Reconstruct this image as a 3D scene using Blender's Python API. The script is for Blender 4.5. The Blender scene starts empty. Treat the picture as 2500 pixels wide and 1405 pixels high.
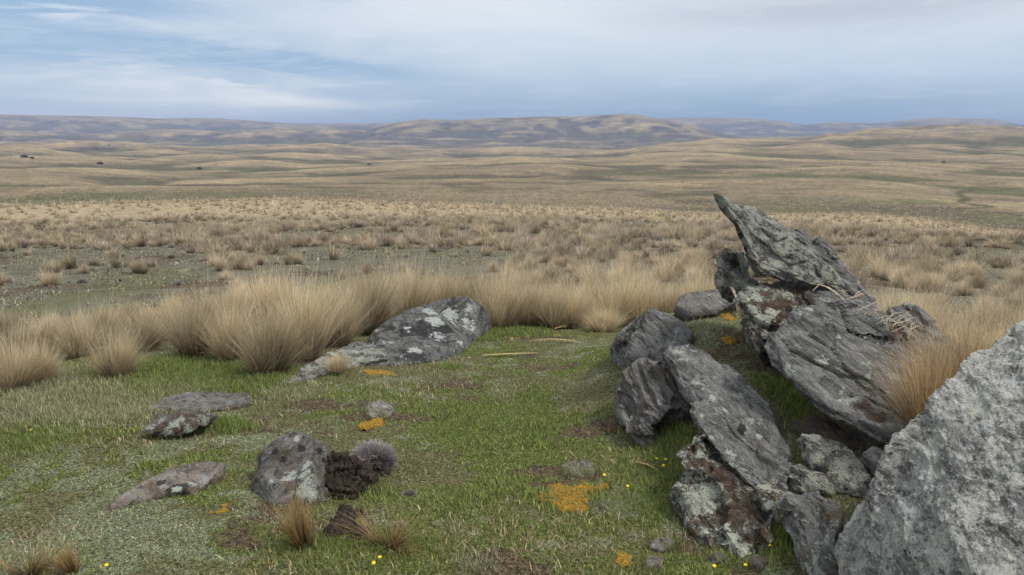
import bpy, bmesh, math, random
import numpy as np
from mathutils import Vector, Matrix
R = math.radians
random.seed(7); rng = np.random.default_rng(11)
scene = bpy.context.scene
COL = scene.collection

# ---------------------------------------------------------------- camera
FPX = 2222.0; CAMZ = 1.70; PITCH = math.atan((702.5-335.0)/FPX)
cam_d = bpy.data.cameras.new("camera"); cam = bpy.data.objects.new("camera", cam_d); COL.objects.link(cam)
cam_d.sensor_width = 36.0; cam_d.lens = 36.0*FPX/2500.0
cam_d.clip_start = 0.05; cam_d.clip_end = 60000
cam.location = (0, 0, CAMZ); cam.rotation_euler = (math.pi/2-PITCH, 0, 0)
scene.camera = cam
scene.view_settings.view_transform = 'Standard'; scene.view_settings.look = 'None'
scene.view_settings.exposure = 0.50; scene.view_settings.gamma = 1.0

# ---------------------------------------------------------------- sky and sun
SUN = Vector((0.62, -0.30, 0.95)).normalized()
sun_d = bpy.data.lights.new("sun", 'SUN'); sun = bpy.data.objects.new("sun", sun_d); COL.objects.link(sun)
sun_d.energy = 2.3; sun_d.angle = R(11); sun_d.color = (1.0, 0.95, 0.88)
sun.rotation_euler = SUN.to_track_quat('Z', 'Y').to_euler()
world = bpy.data.worlds.new("World"); scene.world = world; world.use_nodes = True

class NT:
    """tiny node-graph helper"""
    def __init__(s, nt): s.nt = nt; s.n = nt.nodes; s.l = nt.links
    def new(s, t, **k):
        n = s.n.new(t)
        for a, b in k.items(): setattr(n, a, b)
        return n
    def put(s, sock, v):
        if isinstance(v, bpy.types.NodeSocket): s.l.new(v, sock)
        elif v is not None: sock.default_value = v
    def math(s, op, a, b=None, c=None, clamp=False):
        n = s.new('ShaderNodeMath', operation=op, use_clamp=clamp)
        s.put(n.inputs[0], a); s.put(n.inputs[1], b); s.put(n.inputs[2], c); return n.outputs[0]
    def mix(s, f, a, b, mode='MIX'):
        n = s.new('ShaderNodeMix', data_type='RGBA', blend_type=mode)
        def c(v): return (*v, 1.0) if isinstance(v, tuple) and len(v) == 3 else v
        s.put(n.inputs[0], f); s.put(n.inputs[6], c(a)); s.put(n.inputs[7], c(b)); return n.outputs[2]
    def noise(s, vec, scale, detail=4.0, rough=0.55, dist=0.0):
        n = s.new('ShaderNodeTexNoise'); s.put(n.inputs['Vector'], vec)
        n.inputs['Scale'].default_value = scale; n.inputs['Detail'].default_value = detail
        n.inputs['Roughness'].default_value = rough; n.inputs['Distortion'].default_value = dist
        return n.outputs['Fac']
    def voro(s, vec, scale, feature='F1'):
        n = s.new('ShaderNodeTexVoronoi', feature=feature); s.put(n.inputs['Vector'], vec)
        n.inputs['Scale'].default_value = scale; return n.outputs['Distance']
    def step(s, v, a, b):
        n = s.new('ShaderNodeMapRange', interpolation_type='SMOOTHSTEP'); s.put(n.inputs[0], v)
        n.inputs[1].default_value = a; n.inputs[2].default_value = b; return n.outputs[0]
    def comb(s, x, y, z):
        n = s.new('ShaderNodeCombineXYZ')
        for i, v in enumerate((x, y, z)): s.put(n.inputs[i], v)
        return n.outputs[0]

def srgb(r, g, b):
    f = lambda c: (c/255/12.92 if c/255 <= 0.04045 else ((c/255+0.055)/1.055)**2.4)
    return (f(r), f(g), f(b))

w = NT(world.node_tree); w.n.clear()
sky = w.new('ShaderNodeTexSky', sky_type='NISHITA'); sky.sun_disc = False
sky.sun_elevation = math.asin(SUN.z); sky.sun_rotation = math.atan2(SUN.x, SUN.y)
sky.altitude = 700
tc = w.new('ShaderNodeTexCoord'); sp = w.new('ShaderNodeSeparateXYZ'); w.l.new(tc.outputs['Generated'], sp.inputs[0])
X, Y, Z = sp.outputs
A = w.math('ARCTAN2', X, Y)                       # azimuth, right positive
E = w.math('ARCSINE', Z)                          # elevation
def gauss(a0, e0, wa, we, tilt=0.0):
    da = w.math('SUBTRACT', A, a0); de = w.math('SUBTRACT', E, e0)
    de = w.math('SUBTRACT', de, w.math('MULTIPLY', da, tilt))
    q = w.math('ADD', w.math('POWER', w.math('ABSOLUTE', w.math('DIVIDE', da, wa)), 2.0),
               w.math('POWER', w.math('ABSOLUTE', w.math('DIVIDE', de, we)), 2.0))
    return w.math('EXPONENT', w.math('MULTIPLY', q, -1.0))
Aw = w.math('ADD', A, 0.0)
wv = w.comb(w.math('MULTIPLY', A, 3.0), w.math('MULTIPLY', E, 16.0), 0.0)
streak = w.noise(wv, 1.3, 7, 0.62, 0.9)
wv2 = w.comb(w.math('MULTIPLY', A, 2.0), w.math('MULTIPLY', E, 7.0), 3.7)
soft = w.noise(wv2, 1.2, 5, 0.5, 0.3)
wv3 = w.comb(w.math('MULTIPLY', A, 7.0), w.math('MULTIPLY', E, 60.0), 1.1)
fine = w.noise(wv3, 1.6, 6, 0.6, 0.6)
def s10(r, g, b):
    c = srgb(r, g, b); return tuple(8.8*v for v in c)
horiz = s10(134, 164, 188); mid = s10(180, 198, 213); top = s10(208, 215, 223)
c = w.mix(w.step(w.math('ADD', E, w.math('MULTIPLY', w.math('SUBTRACT', soft, 0.5), 0.05)), 0.005, 0.075), horiz, mid)
c = w.mix(w.math('MULTIPLY', w.step(A, 0.0, -0.45), 0.55), c, s10(176, 194, 210))
c = w.mix(w.step(w.math('ADD', E, w.math('MULTIPLY', w.math('SUBTRACT', soft, 0.5), 0.10)), 0.045, 0.145), c, top)
c = w.mix(w.math('MULTIPLY', w.step(soft, 0.42, 0.72), 0.55), c, s10(190, 203, 215))
# real blue sky shows through a gap at the upper left
blue_m = w.math('MAXIMUM', w.math('MAXIMUM', gauss(-0.42, 0.086, 0.24, 0.026, -0.03), gauss(-0.46, 0.125, 0.17, 0.024, 0.02)),
                w.math('MULTIPLY', gauss(-0.27, 0.079, 0.16, 0.013, -0.09), 1.6))
blue_m = w.math('MULTIPLY', blue_m, w.math('ADD', 0.35, w.step(streak, 0.32, 0.52)), clamp=True)
skycol = w.mix(0.85, sky.outputs[0], s10(122, 158, 193))
c = w.mix(w.math('MULTIPLY', blue_m, 0.85), c, skycol)
# bright thin streaks at the left
br = gauss(-0.31, 0.050, 0.17, 0.032, -0.05)
br = w.math('MULTIPLY', br, w.math('ADD', w.math('MULTIPLY', w.step(streak, 0.38, 0.60), 0.9), w.math('MULTIPLY', w.step(fine, 0.45, 0.60), 0.5)), clamp=True)
c = w.mix(w.math('MULTIPLY', br, 0.82, clamp=True), c, s10(224, 229, 232))
c = w.mix(w.math('MULTIPLY', gauss(-0.24, 0.037, 0.09, 0.006, -0.05), 0.75), c, s10(236, 238, 236))
c = w.mix(w.math('MULTIPLY', gauss(-0.50, 0.018, 0.16, 0.008), 0.85), c, s10(220, 220, 226))
puff = w.math('MULTIPLY', gauss(-0.44, 0.118, 0.05, 0.008), w.step(fine, 0.42, 0.60))
c = w.mix(w.math('MULTIPLY', puff, 0.6), c, s10(222, 228, 234))
# grey veil to the upper right, darker blue-grey near right horizon
c = w.mix(w.math('MULTIPLY', gauss(0.33, 0.125, 0.22, 0.016, 0.01), w.math('MULTIPLY', w.step(soft, 0.3, 0.6), 0.8)), c, s10(176, 182, 194))
c = w.mix(w.math('MULTIPLY', gauss(0.33, 0.06, 0.15, 0.018), w.step(streak, 0.3, 0.65)), c, s10(196, 207, 224))
c = w.mix(w.math('MULTIPLY', w.step(streak, 0.48, 0.70), 0.40), c, s10(164, 184, 205))
c = w.mix(w.math('MULTIPLY', w.step(fine, 0.50, 0.70), 0.16), c, s10(226, 230, 234))
c = w.mix(w.math('MULTIPLY', gauss(0.0, 0.115, 0.13, 0.04), w.math('MULTIPLY', w.step(soft, 0.3, 0.6), 0.6)), c, s10(216, 224, 230))
# high overcast overhead
c = w.mix(w.step(E, 0.25, 0.7), c, tuple(1.2*v for v in s10(212, 216, 220)))
bg = w.new('ShaderNodeBackground'); w.put(bg.inputs[0], c); bg.inputs[1].default_value = 0.1
wo = w.new('ShaderNodeOutputWorld'); w.l.new(bg.outputs[0], wo.inputs[0])

# ---------------------------------------------------------------- numpy helpers
def _h(ix, iy, iz):
    n = (ix.astype(np.int64)*374761393 + iy.astype(np.int64)*668265263 + iz.astype(np.int64)*2147483647 + 1274126177) & 0xffffffff
    n = ((n ^ (n >> 13))*1274126177) & 0xffffffff
    n = ((n ^ (n >> 16))*2246822519) & 0xffffffff
    return ((n ^ (n >> 15)) & 0xffff)/65535.0
def vn3(p):
    i = np.floor(p).astype(np.int64); f = p-i; f = f*f*f*(f*(f*6-15)+10); o = 0
    for dx in (0, 1):
        wx = f[:, 0] if dx else 1-f[:, 0]
        for dy in (0, 1):
            wy = f[:, 1] if dy else 1-f[:, 1]
            for dz in (0, 1):
                wz = f[:, 2] if dz else 1-f[:, 2]
                o = o + wx*wy*wz*_h(i[:, 0]+dx, i[:, 1]+dy, i[:, 2]+dz)
    return o*2-1
def vn2(x, y, s=0):
    ix = np.floor(x).astype(np.int64); iy = np.floor(y).astype(np.int64); fx = x-ix; fy = y-iy
    fx = fx*fx*fx*(fx*(fx*6-15)+10); fy = fy*fy*fy*(fy*(fy*6-15)+10); z = np.full(ix.shape, s, np.int64)
    return ((_h(ix, iy, z)*(1-fx)+_h(ix+1, iy, z)*fx)*(1-fy) + (_h(ix, iy+1, z)*(1-fx)+_h(ix+1, iy+1, z)*fx)*fy)*2-1
def fb2(x, y, sc, oc=4, s=0, g=0.5):
    o = 0; a = 1; t = 0; x = np.asarray(x, float)/sc; y = np.asarray(y, float)/sc
    for k in range(oc):
        o = o + a*vn2(x, y, s+k*17); t += a; a *= g
        x, y = x*1.62-y*1.18+5.3, x*1.18+y*1.62+9.1
    return o/t
def fb3(p, oc=4, g=0.5):
    o = 0; a = 1; t = 0
    for k in range(oc):
        o = o + a*vn3(p+k*13.7); t += a; a *= g; p = p*2.03
    return o/t
def sst(v, a, b):
    t = np.clip((v-a)/(b-a), 0, 1); return t*t*(3-2*t)
def ray(u, v):
    xc = (u-1250.0)/FPX; yc = -(v-702.5)/FPX
    dy = math.cos(PITCH)+yc*math.sin(PITCH); dz = -math.sin(PITCH)+yc*math.cos(PITCH)
    return Vector((xc/dy, 1.0, dz/dy))
def P(u, v, d): return Vector((0, 0, CAMZ))+ray(u, v)*d

# ---------------------------------------------------------------- terrain height
UC = np.array([-900, 0, 350, 700, 1050, 1400, 1750, 2100, 2500, 3400], float)
AZC = np.arctan((UC-1250)/FPX/math.cos(PITCH))
ROWS = [  # distance, v of that ground in each column (eye level is v = 335)
 (16,  [740]*10), (28, [628]*10), (55, [556]*10), (90, [505,505,505,508,514,522,536,536,560,560]),
 (125, [482,482,481,484,497,508,520,514,540,545]),
 (190, [515,515,512,512,518,524,528,524,548,555]),
 (330, [452,452,464,466,468,474,492,492,505,510]),
 (560, [428,428,438,440,434,432,430,428,442,445]),
 (950, [396,396,405,408,402,396,386,388,398,400]),
 (1500,[371,371,375,380,382,379,356,352,362,365]),
 (2200,[357,357,357,364,372,373,350,321,312,305]),
 (3000,[359,359,359,362,368,366,358,345,340,335]),
 (4300,[345,345,346,348,345,345,345,345,345,345]),
 (6500,[338]*10), (14000,[336]*10)]
NR = [0.0, 3.0, 5.0, 9.0]; NZ = [0.0, -0.09, -0.15, -0.27]
RR = np.array(NR+[r for r, _ in ROWS]); 
ZT = np.zeros((len(RR), len(UC)))
for i, z in enumerate(NZ): ZT[i, :] = z
for i, (r, vs) in enumerate(ROWS):
    for j, v in enumerate(vs): ZT[len(NR)+i, j] = CAMZ + r*ray(1250, v).z
LR = np.log(RR+4.0)
RIDGES = [  # distance, front width, back width, (u, v) crest line
 (4500, 1700, 900, [(-900,420),(820,360),(930,312),(985,300),(1040,294),(1120,296),(1200,291),(1330,288),(1400,288),(1500,282),(1545,284),(1590,293),(1680,310),(1760,331),(1900,345),(2100,370),(3400,400)]),
 (4300, 900, 700, [(-900,330),(0,322),(60,320),(200,331),(330,324),(420,316),(560,320),(700,314),(830,316),(1000,322),(1100,335),(1300,370),(3400,400)]),
 (6700, 1500, 1200, [(-900,295),(0,289),(200,290),(330,291),(410,294),(470,292),(560,293),(640,298),(720,303),(900,303),(960,302),(1100,306),(1400,330),(3400,400)]),
 (7600, 1600, 1200, [(-900,400),(1300,330),(1500,300),(1590,293),(1650,291),(1780,291),(1860,295),(1945,308),(1990,303),(2040,301),(2110,305),(2180,298),(2265,293),(2330,297),(2400,298),(2450,309),(2600,315),(3400,320)]),
]
CTRL = [(1640,745,7.3),(1700,770,6.8),(1750,722,7.0),(1700,850,6.1),(1780,900,5.7),(1850,930,5.35),(1900,1000,5.0),
        (1960,1055,4.85),(2030,1090,4.85),(2100,1100,4.8),(1990,1235,4.12),(2080,1240,4.1),(2230,1080,4.35),(2150,1000,5.0),(2000,860,5.8),
        (2100,850,5.8),(1850,800,6.4),(2300,960,4.9),(2260,830,6.2),(2110,1180,4.38)]
FLOOR = [(1640,1250,4.25),(1750,1345,3.85),(1860,1385,3.72),(1960,1410,3.6),(1545,1105,5.3),(1500,1000,6.0),(1480,905,7.1),(1420,850,8.0),(1570,1170,4.8)]
def base_z(x, y):
    r = np.hypot(x, y); az = np.arctan2(x, y)
    lr = np.log(r+4.0)
    ii = np.clip(np.searchsorted(LR, lr)-1, 0, len(LR)-2); t = np.clip((lr-LR[ii])/(LR[ii+1]-LR[ii]), 0, 1)
    azc = np.clip(az, AZC[0], AZC[-1]); jj = np.clip(np.searchsorted(AZC, azc)-1, 0, len(AZC)-2)
    s = (azc-AZC[jj])/(AZC[jj+1]-AZC[jj]); s = s*s*(3-2*s)
    def at(i): return ZT[i, jj]*(1-s)+ZT[i, jj+1]*s
    i0 = np.clip(ii-1, 0, len(LR)-1); i3 = np.clip(ii+2, 0, len(LR)-1)
    p0, p1, p2, p3 = at(i0), at(ii), at(ii+1), at(i3)
    d1 = (p2-p0)/(LR[ii+1]-LR[i0])*(LR[ii+1]-LR[ii])*0.8; d2 = (p3-p1)/(LR[i3]-LR[ii])*(LR[ii+1]-LR[ii])*0.8
    d1 = np.clip(d1, -3*abs(p2-p1)-.1*abs(p1), 3*abs(p2-p1)+.1*abs(p1))
    return (2*t**3-3*t**2+1)*p1+(t**3-2*t**2+t)*d1+(-2*t**3+3*t**2)*p2+(t**3-t**2)*d2
CP = np.array([tuple(P(*q)) for q in CTRL]+[tuple(P(*q)) for q in FLOOR])
CB = CP[:, 2]-base_z(CP[:, 0], CP[:, 1]); CB[len(CTRL):] = 0.0
def zf(x, y, fine=True):
    x = np.asarray(x, float).ravel(); y = np.asarray(y, float).ravel()
    r = np.hypot(x, y); az = np.arctan2(x, y)
    z = base_z(x, y)
    # rolling hills: rounded crests, sharp gullies
    wx = fb2(x, y, 400, 3, 51)*90; wy = fb2(x, y, 400, 3, 67)*90
    far = sst(r, 140, 420)
    n1 = np.abs(fb2(x+wx, y+wy, 420, 3, 5))*2-0.5
    n2 = np.abs(fb2(x+wx*.5, y+wy*.5, 150, 3, 9))*2-0.5
    z = z + far*(n1*np.clip(r*0.0075, 0, 16) + n2*np.clip(r*0.0042, 0, 5)*(1-.6*sst(r, 2500, 4500)))
    n3 = fb2(x, y, 24, 3, 3)
    z = z + n3*0.35*sst(r, 14, 60)*(1+far)
    mx = z.copy()
    hd = 0
    for k, (r0, wf, wb, line) in enumerate(RIDGES):
        la = np.arctan((np.array([q[0] for q in line], float)-1250)/FPX/math.cos(PITCH)); lv = np.array([q[1] for q in line], float)
        v = np.interp(az, la, lv)
        zc = CAMZ + r0*(335-v)/FPX
        rr = r + fb2(x, y, 900, 3, 80+k)*260
        t = np.where(rr < r0, np.clip((r0-rr)/wf, 0, 1.6), np.clip((rr-r0)/wb, 0, 1.6))
        prof = 1-sst(t, 0, 1.0)
        gul = np.abs(fb2(x*1.0+wx*2, y*.6+wy*2, 620, 4, 90+k))
        gul2 = np.abs(fb2(x*1.0+wx, y*.6+wy, 210, 3, 190+k))
        amp = sst(t, 0.06, 0.55)*prof
        zz = z*(1-prof)+zc*prof - amp*(95*(0.30-gul) + 36*(0.28-gul2)) + fb2(x, y, 500, 3, 7)*2.0
        mx = np.maximum(mx, np.where((r > 2300) & (prof > 0.01), zz, -1e9))
    z = mx
    near = r < 30
    if near.any():
        xn = x[near]; yn = y[near]
        d2 = (xn[:, None]-CP[None, :, 0])**2+(yn[:, None]-CP[None, :, 1])**2
        wgt = np.exp(-d2/(0.50**2)); add = (wgt*CB[None]).sum(1)/(wgt.sum(1)+0.35)
        zn = z[near]+add
        if fine:
            zn = zn + fb2(xn, yn, 1.3, 3, 21)*0.045*sst(r[near], 0, 3) + fb2(xn, yn, 0.16, 3, 22)*0.010*(1-sst(r[near], 14, 25))
        z[near] = zn
    return z
def gz(x, y): return float(zf(np.array([x]), np.array([y]))[0])
DS = np.exp(np.linspace(math.log(2.0), math.log(2500), 900))
def gp(u, v):
    d = ray(u, v); z = zf(d.x*DS, DS); k = np.argmax(CAMZ+d.z*DS < z)
    y = DS[k]; return Vector((d.x*y, y, z[k]))
def pxm(y): return y/FPX                      # metres per photo pixel at distance y

# ---------------------------------------------------------------- object helpers
def tag(o, label=None, cat=None, group=None, kind=None):
    if label: o['label'] = label
    if cat: o['category'] = cat
    if group: o['group'] = group
    if kind: o['kind'] = kind
    return o
def link(o, parent=None):
    COL.objects.link(o)
    if parent: o.parent = parent
    return o
def empty(name, loc):
    o = bpy.data.objects.new(name, None); o.location = loc; o.empty_display_size = 0.1; return link(o)
def npmesh(name, verts, faces, mat, col=None, smooth=False):
    """faces: (n,3) or (n,4) int array"""
    me = bpy.data.meshes.new(name); n = len(verts); k = faces.shape[1]
    me.vertices.add(n); me.vertices.foreach_set('co', np.ascontiguousarray(verts, np.float32).ravel())
    me.loops.add(faces.size); me.loops.foreach_set('vertex_index', faces.astype(np.int32).ravel())
    me.polygons.add(len(faces)); me.polygons.foreach_set('loop_start', np.arange(0, faces.size, k, dtype=np.int32))
    me.polygons.foreach_set('loop_total', np.full(len(faces), k, np.int32))
    if smooth: me.polygons.foreach_set('use_smooth', np.ones(len(faces), bool))
    me.update(calc_edges=True)
    if col is not None:
        a = me.attributes.new('Col', 'FLOAT_COLOR', 'POINT'); c4 = np.ones((n, 4), np.float32); c4[:, :3] = col
        a.data.foreach_set('color', c4.ravel())
    me.materials.append(mat); return me

# ---------------------------------------------------------------- materials
def newmat(name):
    m = bpy.data.materials.new(name); m.use_nodes = True; g = NT(m.node_tree); g.n.clear()
    out = g.new('ShaderNodeOutputMaterial'); b = g.new('ShaderNodeBsdfPrincipled')
    b.inputs['Roughness'].default_value = 0.9; b.inputs['Specular IOR Level'].default_value = 0.2
    g.l.new(b.outputs[0], out.inputs[0]); return m, g, b, out
def grass_mat(name, trans=0.3, spread=0.18):
    m, g, b, out = newmat(name)
    at = g.new('ShaderNodeAttribute', attribute_name='Col'); oi = g.new('ShaderNodeObjectInfo')
    k = g.math('ADD', 1.0-spread/2, g.math('MULTIPLY', oi.outputs['Random'], spread))
    mul = g.new('ShaderNodeVectorMath', operation='SCALE'); g.put(mul.inputs[0], at.outputs['Color']); g.put(mul.inputs['Scale'], k)
    g.put(b.inputs['Base Color'], mul.outputs[0]); b.inputs['Roughness'].default_value = 0.7
    t = g.new('ShaderNodeBsdfTranslucent'); g.put(t.inputs[0], mul.outputs[0])
    mx = g.new('ShaderNodeMixShader'); mx.inputs[0].default_value = trans
    g.l.new(b.outputs[0], mx.inputs[1]); g.l.new(t.outputs[0], mx.inputs[2]); g.l.new(mx.outputs[0], out.inputs[0])
    return m
M_TUS = grass_mat('tussock_straw', 0.4, 0.50); M_COVER = grass_mat('turf_leaves', 0.25, 0.0)
def ground_mat():
    m, g, b, out = newmat('moor_ground')
    at = g.new('ShaderNodeAttribute', attribute_name='Col'); tc = g.new('ShaderNodeTexCoord'); o = tc.outputs['Object']
    geo = g.new('ShaderNodeNewGeometry'); ln = g.new('ShaderNodeVectorMath', operation='LENGTH'); g.l.new(o, ln.inputs[0])
    dist = ln.outputs['Value']
    nf = g.noise(o, 55, 5, 0.7); nm = g.noise(o, 2.2, 7, 0.78); nl = g.noise(o, 0.045, 8, 0.68); nt = g.noise(o, 0.42, 9, 0.8); nv = g.noise(o, 0.011, 12, 0.78)
    c = at.outputs['Color']
    near = g.math('SUBTRACT', 1.0, g.step(dist, 10, 25))
    c = g.mix(near, c, g.mix(1.0, c, g.mix(g.step(nf, 0.34, 0.66), (0.28, 0.26, 0.25), (1.65, 1.7, 1.5)), 'MULTIPLY'))
    c = g.mix(g.step(dist, 10, 40), c, g.mix(1.0, c, g.mix(g.step(nm, 0.34, 0.66), (0.42, 0.41, 0.42), (1.5, 1.5, 1.42)), 'MULTIPLY'))
    c = g.mix(g.step(dist, 60, 200), c, g.mix(1.0, c, g.mix(g.step(nt, 0.38, 0.62), (0.52, 0.53, 0.57), (1.42, 1.40, 1.30)), 'MULTIPLY'))
    c = g.mix(g.step(dist, 150, 600), c, g.mix(1.0, c, g.mix(g.step(nl, 0.35, 0.65), (0.78, 0.79, 0.81), (1.18, 1.16, 1.10)), 'MULTIPLY'))
    c = g.mix(g.step(dist, 700, 2500), c, g.mix(1.0, c, g.mix(g.step(nv, 0.40, 0.60), (0.60, 0.62, 0.68), (1.32, 1.26, 1.12)), 'MULTIPLY'))
    g.put(b.inputs['Base Color'], c); b.inputs['Specular IOR Level'].default_value = 0.05
    bp = g.new('ShaderNodeBump'); bp.inputs['Strength'].default_value = 0.9; bp.inputs['Distance'].default_value = 0.02
    g.put(bp.inputs['Height'], nf); g.l.new(bp.outputs[0], b.inputs['Normal'])
    return m
M_GROUND = ground_mat()

def rock_mat(name, n, tone=1.0, lichen=0.5, dark=0.4, brown=0.2, scale=1.0, warm=0.0, pale=(0.40, 0.43, 0.37), strat=1.0, crust=.25, disc=None, dgate=0.0):
    """grey foliated schist; n is the foliation normal"""
    m, g, b, out = newmat(name)
    tc = g.new('ShaderNodeTexCoord'); q = Vector((0, 0, 1)).rotation_difference(Vector(n).normalized()).inverted().to_euler()
    mp = g.new('ShaderNodeMapping', vector_type='POINT'); g.l.new(tc.outputs['Object'], mp.inputs[0]); mp.inputs['Rotation'].default_value = q
    o = mp.outputs[0]
    mp2 = g.new('ShaderNodeMapping'); g.l.new(o, mp2.inputs[0]); mp2.inputs['Scale'].default_value = (2.0*scale, 2.6*scale, 3.0+11*scale*strat)
    mp3 = g.new('ShaderNodeMapping'); g.l.new(o, mp3.inputs[0]); mp3.inputs['Scale'].default_value = (7*scale, 9*scale, 12+44*scale*strat)
    st = g.noise(mp2.outputs[0], 1.0, 9, 0.74, 0.9); st2 = g.noise(mp3.outputs[0], 1.0, 6, 0.7, 0.8)
    big = g.noise(o, 3.2*scale, 5, 0.6, 0.4); grit = g.noise(o, 90*scale, 4, 0.7); med = g.noise(o, 17*scale, 6, 0.7, 0.5)
    lo = tuple(tone*v for v in (0.050+.02*warm, 0.049+.008*warm, 0.046)); hi = tuple(tone*v for v in (0.236+.05*warm, 0.232+.02*warm, 0.222))
    c = g.mix(g.step(st, 0.30, 0.68), lo, hi)
    c = g.mix(g.math('MULTIPLY', g.step(st2, 0.55, 0.62), 0.6), c, tuple(tone*v for v in (0.34, 0.34, 0.34)))
    c = g.mix(g.math('MULTIPLY', g.step(st2, 0.46, 0.36), 0.85), c, tuple(tone*v for v in (0.035, 0.034, 0.034)))
    c = g.mix(0.6, c, g.mix(1.0, c, g.mix(g.step(grit, 0.3, 0.7), (0.5, 0.5, 0.5), (1.5, 1.5, 1.5)), 'MULTIPLY'))
    bm = g.math('MULTIPLY', g.step(big, 0.68-0.45*brown, 0.80-0.45*brown), g.step(med, 0.25, 0.6))
    c = g.mix(bm, c, g.mix(g.step(med, 0.3, 0.7), (0.042, 0.029, 0.020), (0.155, 0.108, 0.072)))
    nbig = g.noise(o, 4.6*scale, 4, 0.6, 0.6)
    dm = g.step(g.math('ADD', nbig, g.math('MULTIPLY', g.math('SUBTRACT', med, 0.5), 0.25)), 0.80-0.30*dark, 0.83-0.30*dark)
    c = g.mix(g.math('MULTIPLY', dm, 0.88), c, (0.028, 0.027, 0.030))
    # crusty lichen: broad grey-green crust broken into flakes, and round pale rosettes
    lb = g.noise(o, 5.5*scale, 5, 0.65, 0.3); lf = g.noise(o, 42*scale, 5, 0.72, 0.8)
    ls = g.math('ADD', g.math('MULTIPLY', lb, 0.55), g.math('MULTIPLY', lf, 0.45))
    lm = g.step(ls, 0.640-0.21*lichen, 0.655-0.21*lichen)
    c = g.mix(g.math('MULTIPLY', lm, 0.92), c, g.mix(g.step(grit, 0.3, 0.7), tuple(.62*v for v in pale), pale))
    wob = g.new('ShaderNodeVectorMath', operation='ADD'); g.l.new(o, wob.inputs[0])
    ws = g.math('MULTIPLY', g.math('SUBTRACT', med, 0.5), 0.05)
    g.put(wob.inputs[1], g.comb(ws, ws, ws))
    vd = g.voro(wob.outputs[0], disc or 7.5*scale)
    vm = g.math('MULTIPLY', g.step(vd, 0.27, 0.24), g.step(g.noise(o, 2.6*scale, 2, 0.5), 0.66-0.26*lichen-dgate, 0.70-0.26*lichen-dgate))
    c = g.mix(g.math('MULTIPLY', vm, 0.9), c, g.mix(g.step(lf, 0.35, 0.6), (0.24, 0.25, 0.24), (0.47, 0.48, 0.46)))
    am = g.new('ShaderNodeAttribute', attribute_name='Mark'); ms = g.new('ShaderNodeSeparateColor'); g.l.new(am.outputs['Color'], ms.inputs[0])
    nz = g.math('ADD', g.math('MULTIPLY', g.math('SUBTRACT', lf, 0.5), 1.5), g.math('MULTIPLY', g.math('SUBTRACT', med, 0.5), 0.8))
    mk_ = [g.step(g.math('ADD', ms.outputs[i], g.math('MULTIPLY', nz, 1.5 if i == 0 else 1.0)), 0.46 if i == 0 else 0.44, 0.50) for i in range(3)]
    c = g.mix(g.math('MULTIPLY', mk_[2], 0.85), c, g.mix(g.step(med, 0.3, 0.7), (0.022, 0.014, 0.010), (0.11, 0.065, 0.040)))
    c = g.mix(g.math('MULTIPLY', mk_[1], 0.9), c, (0.020, 0.019, 0.021))
    c = g.mix(g.math('MULTIPLY', mk_[0], 0.93), c, g.mix(g.step(grit, 0.32, 0.65), tuple(.6*v for v in pale), tuple(min(1.18*v, .62) for v in pale)))
    g.put(b.inputs['Base Color'], c); b.inputs['Roughness'].default_value = 0.8
    h = g.math('ADD', g.math('MULTIPLY', st, 0.9*strat+.1), g.math('ADD', g.math('MULTIPLY', st2, 0.6), g.math('ADD', g.math('MULTIPLY', med, 0.5),
        g.math('ADD', g.math('MULTIPLY', grit, 0.15), g.math('MULTIPLY', lm, crust)))))
    bp = g.new('ShaderNodeBump'); bp.inputs['Strength'].default_value = 1.0; bp.inputs['Distance'].default_value = 0.045
    g.put(bp.inputs['Height'], h); g.l.new(bp.outputs[0], b.inputs['Normal'])
    return m
NA = Vector((0.52, -0.12, 0.84)).normalized()      # foliation of the right-hand outcrop, dipping down to the right
NB = Vector((-0.42, -0.30, 0.86)).normalized()     # foliation of the stones on the left
MR = {
 'plain': rock_mat('schist_grey', NA, 1.0, 0.40, 0.26, 0.12, 1.2),
 'lich': rock_mat('schist_lichened', NA, 0.85, 0.72, 0.60, 0.38, 2.0, pale=(0.46, 0.47, 0.40)),
 'mix': rock_mat('schist_mixed', NA, 0.9, 0.42, 0.35, 0.35),
 'warm': rock_mat('schist_warm', NA, 0.95, 0.32, 0.25, 0.25, 1.3, warm=0.4),
 'dark': rock_mat('schist_shaded', NA, 0.55, 0.15, 0.5, 0.75),  # darker schist for the ledge, cave shade put into its colour
 'boulder': rock_mat('boulder_crusted', Vector((.3, -.2, .9)), 2.0, 0.74, 0.38, 0.12, 1.9, pale=(0.58, 0.59, 0.53), strat=.35, crust=.6),
 'spotted': rock_mat('rock_white_spotted', NB, 0.66, 0.34, 0.70, 0.05, 1.0, pale=(0.40, 0.42, 0.40), strat=.5),
 'left': rock_mat('schist_left', NB, 0.80, 0.34, 0.40, 0.34, 1.6, warm=0.4, strat=.45),
 'leftl': rock_mat('schist_left_lichened', NB, 0.8, 0.50, 0.4, 0.6, 2.2, warm=0.8),
 'rusty': rock_mat('schist_rusty', NB, 0.95, 0.28, 0.30, 0.50, 1.2, warm=1.2, strat=.5),
 'lichb': rock_mat('schist_brown_lichened', NA, 0.62, 0.66, 0.35, 0.80, 1.3, pale=(0.47, 0.49, 0.41)),
 'stone': rock_mat('stone_pale', NB, 1.25, 0.35, 0.25, 0.3, 1.8, warm=1.0),
}
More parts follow.
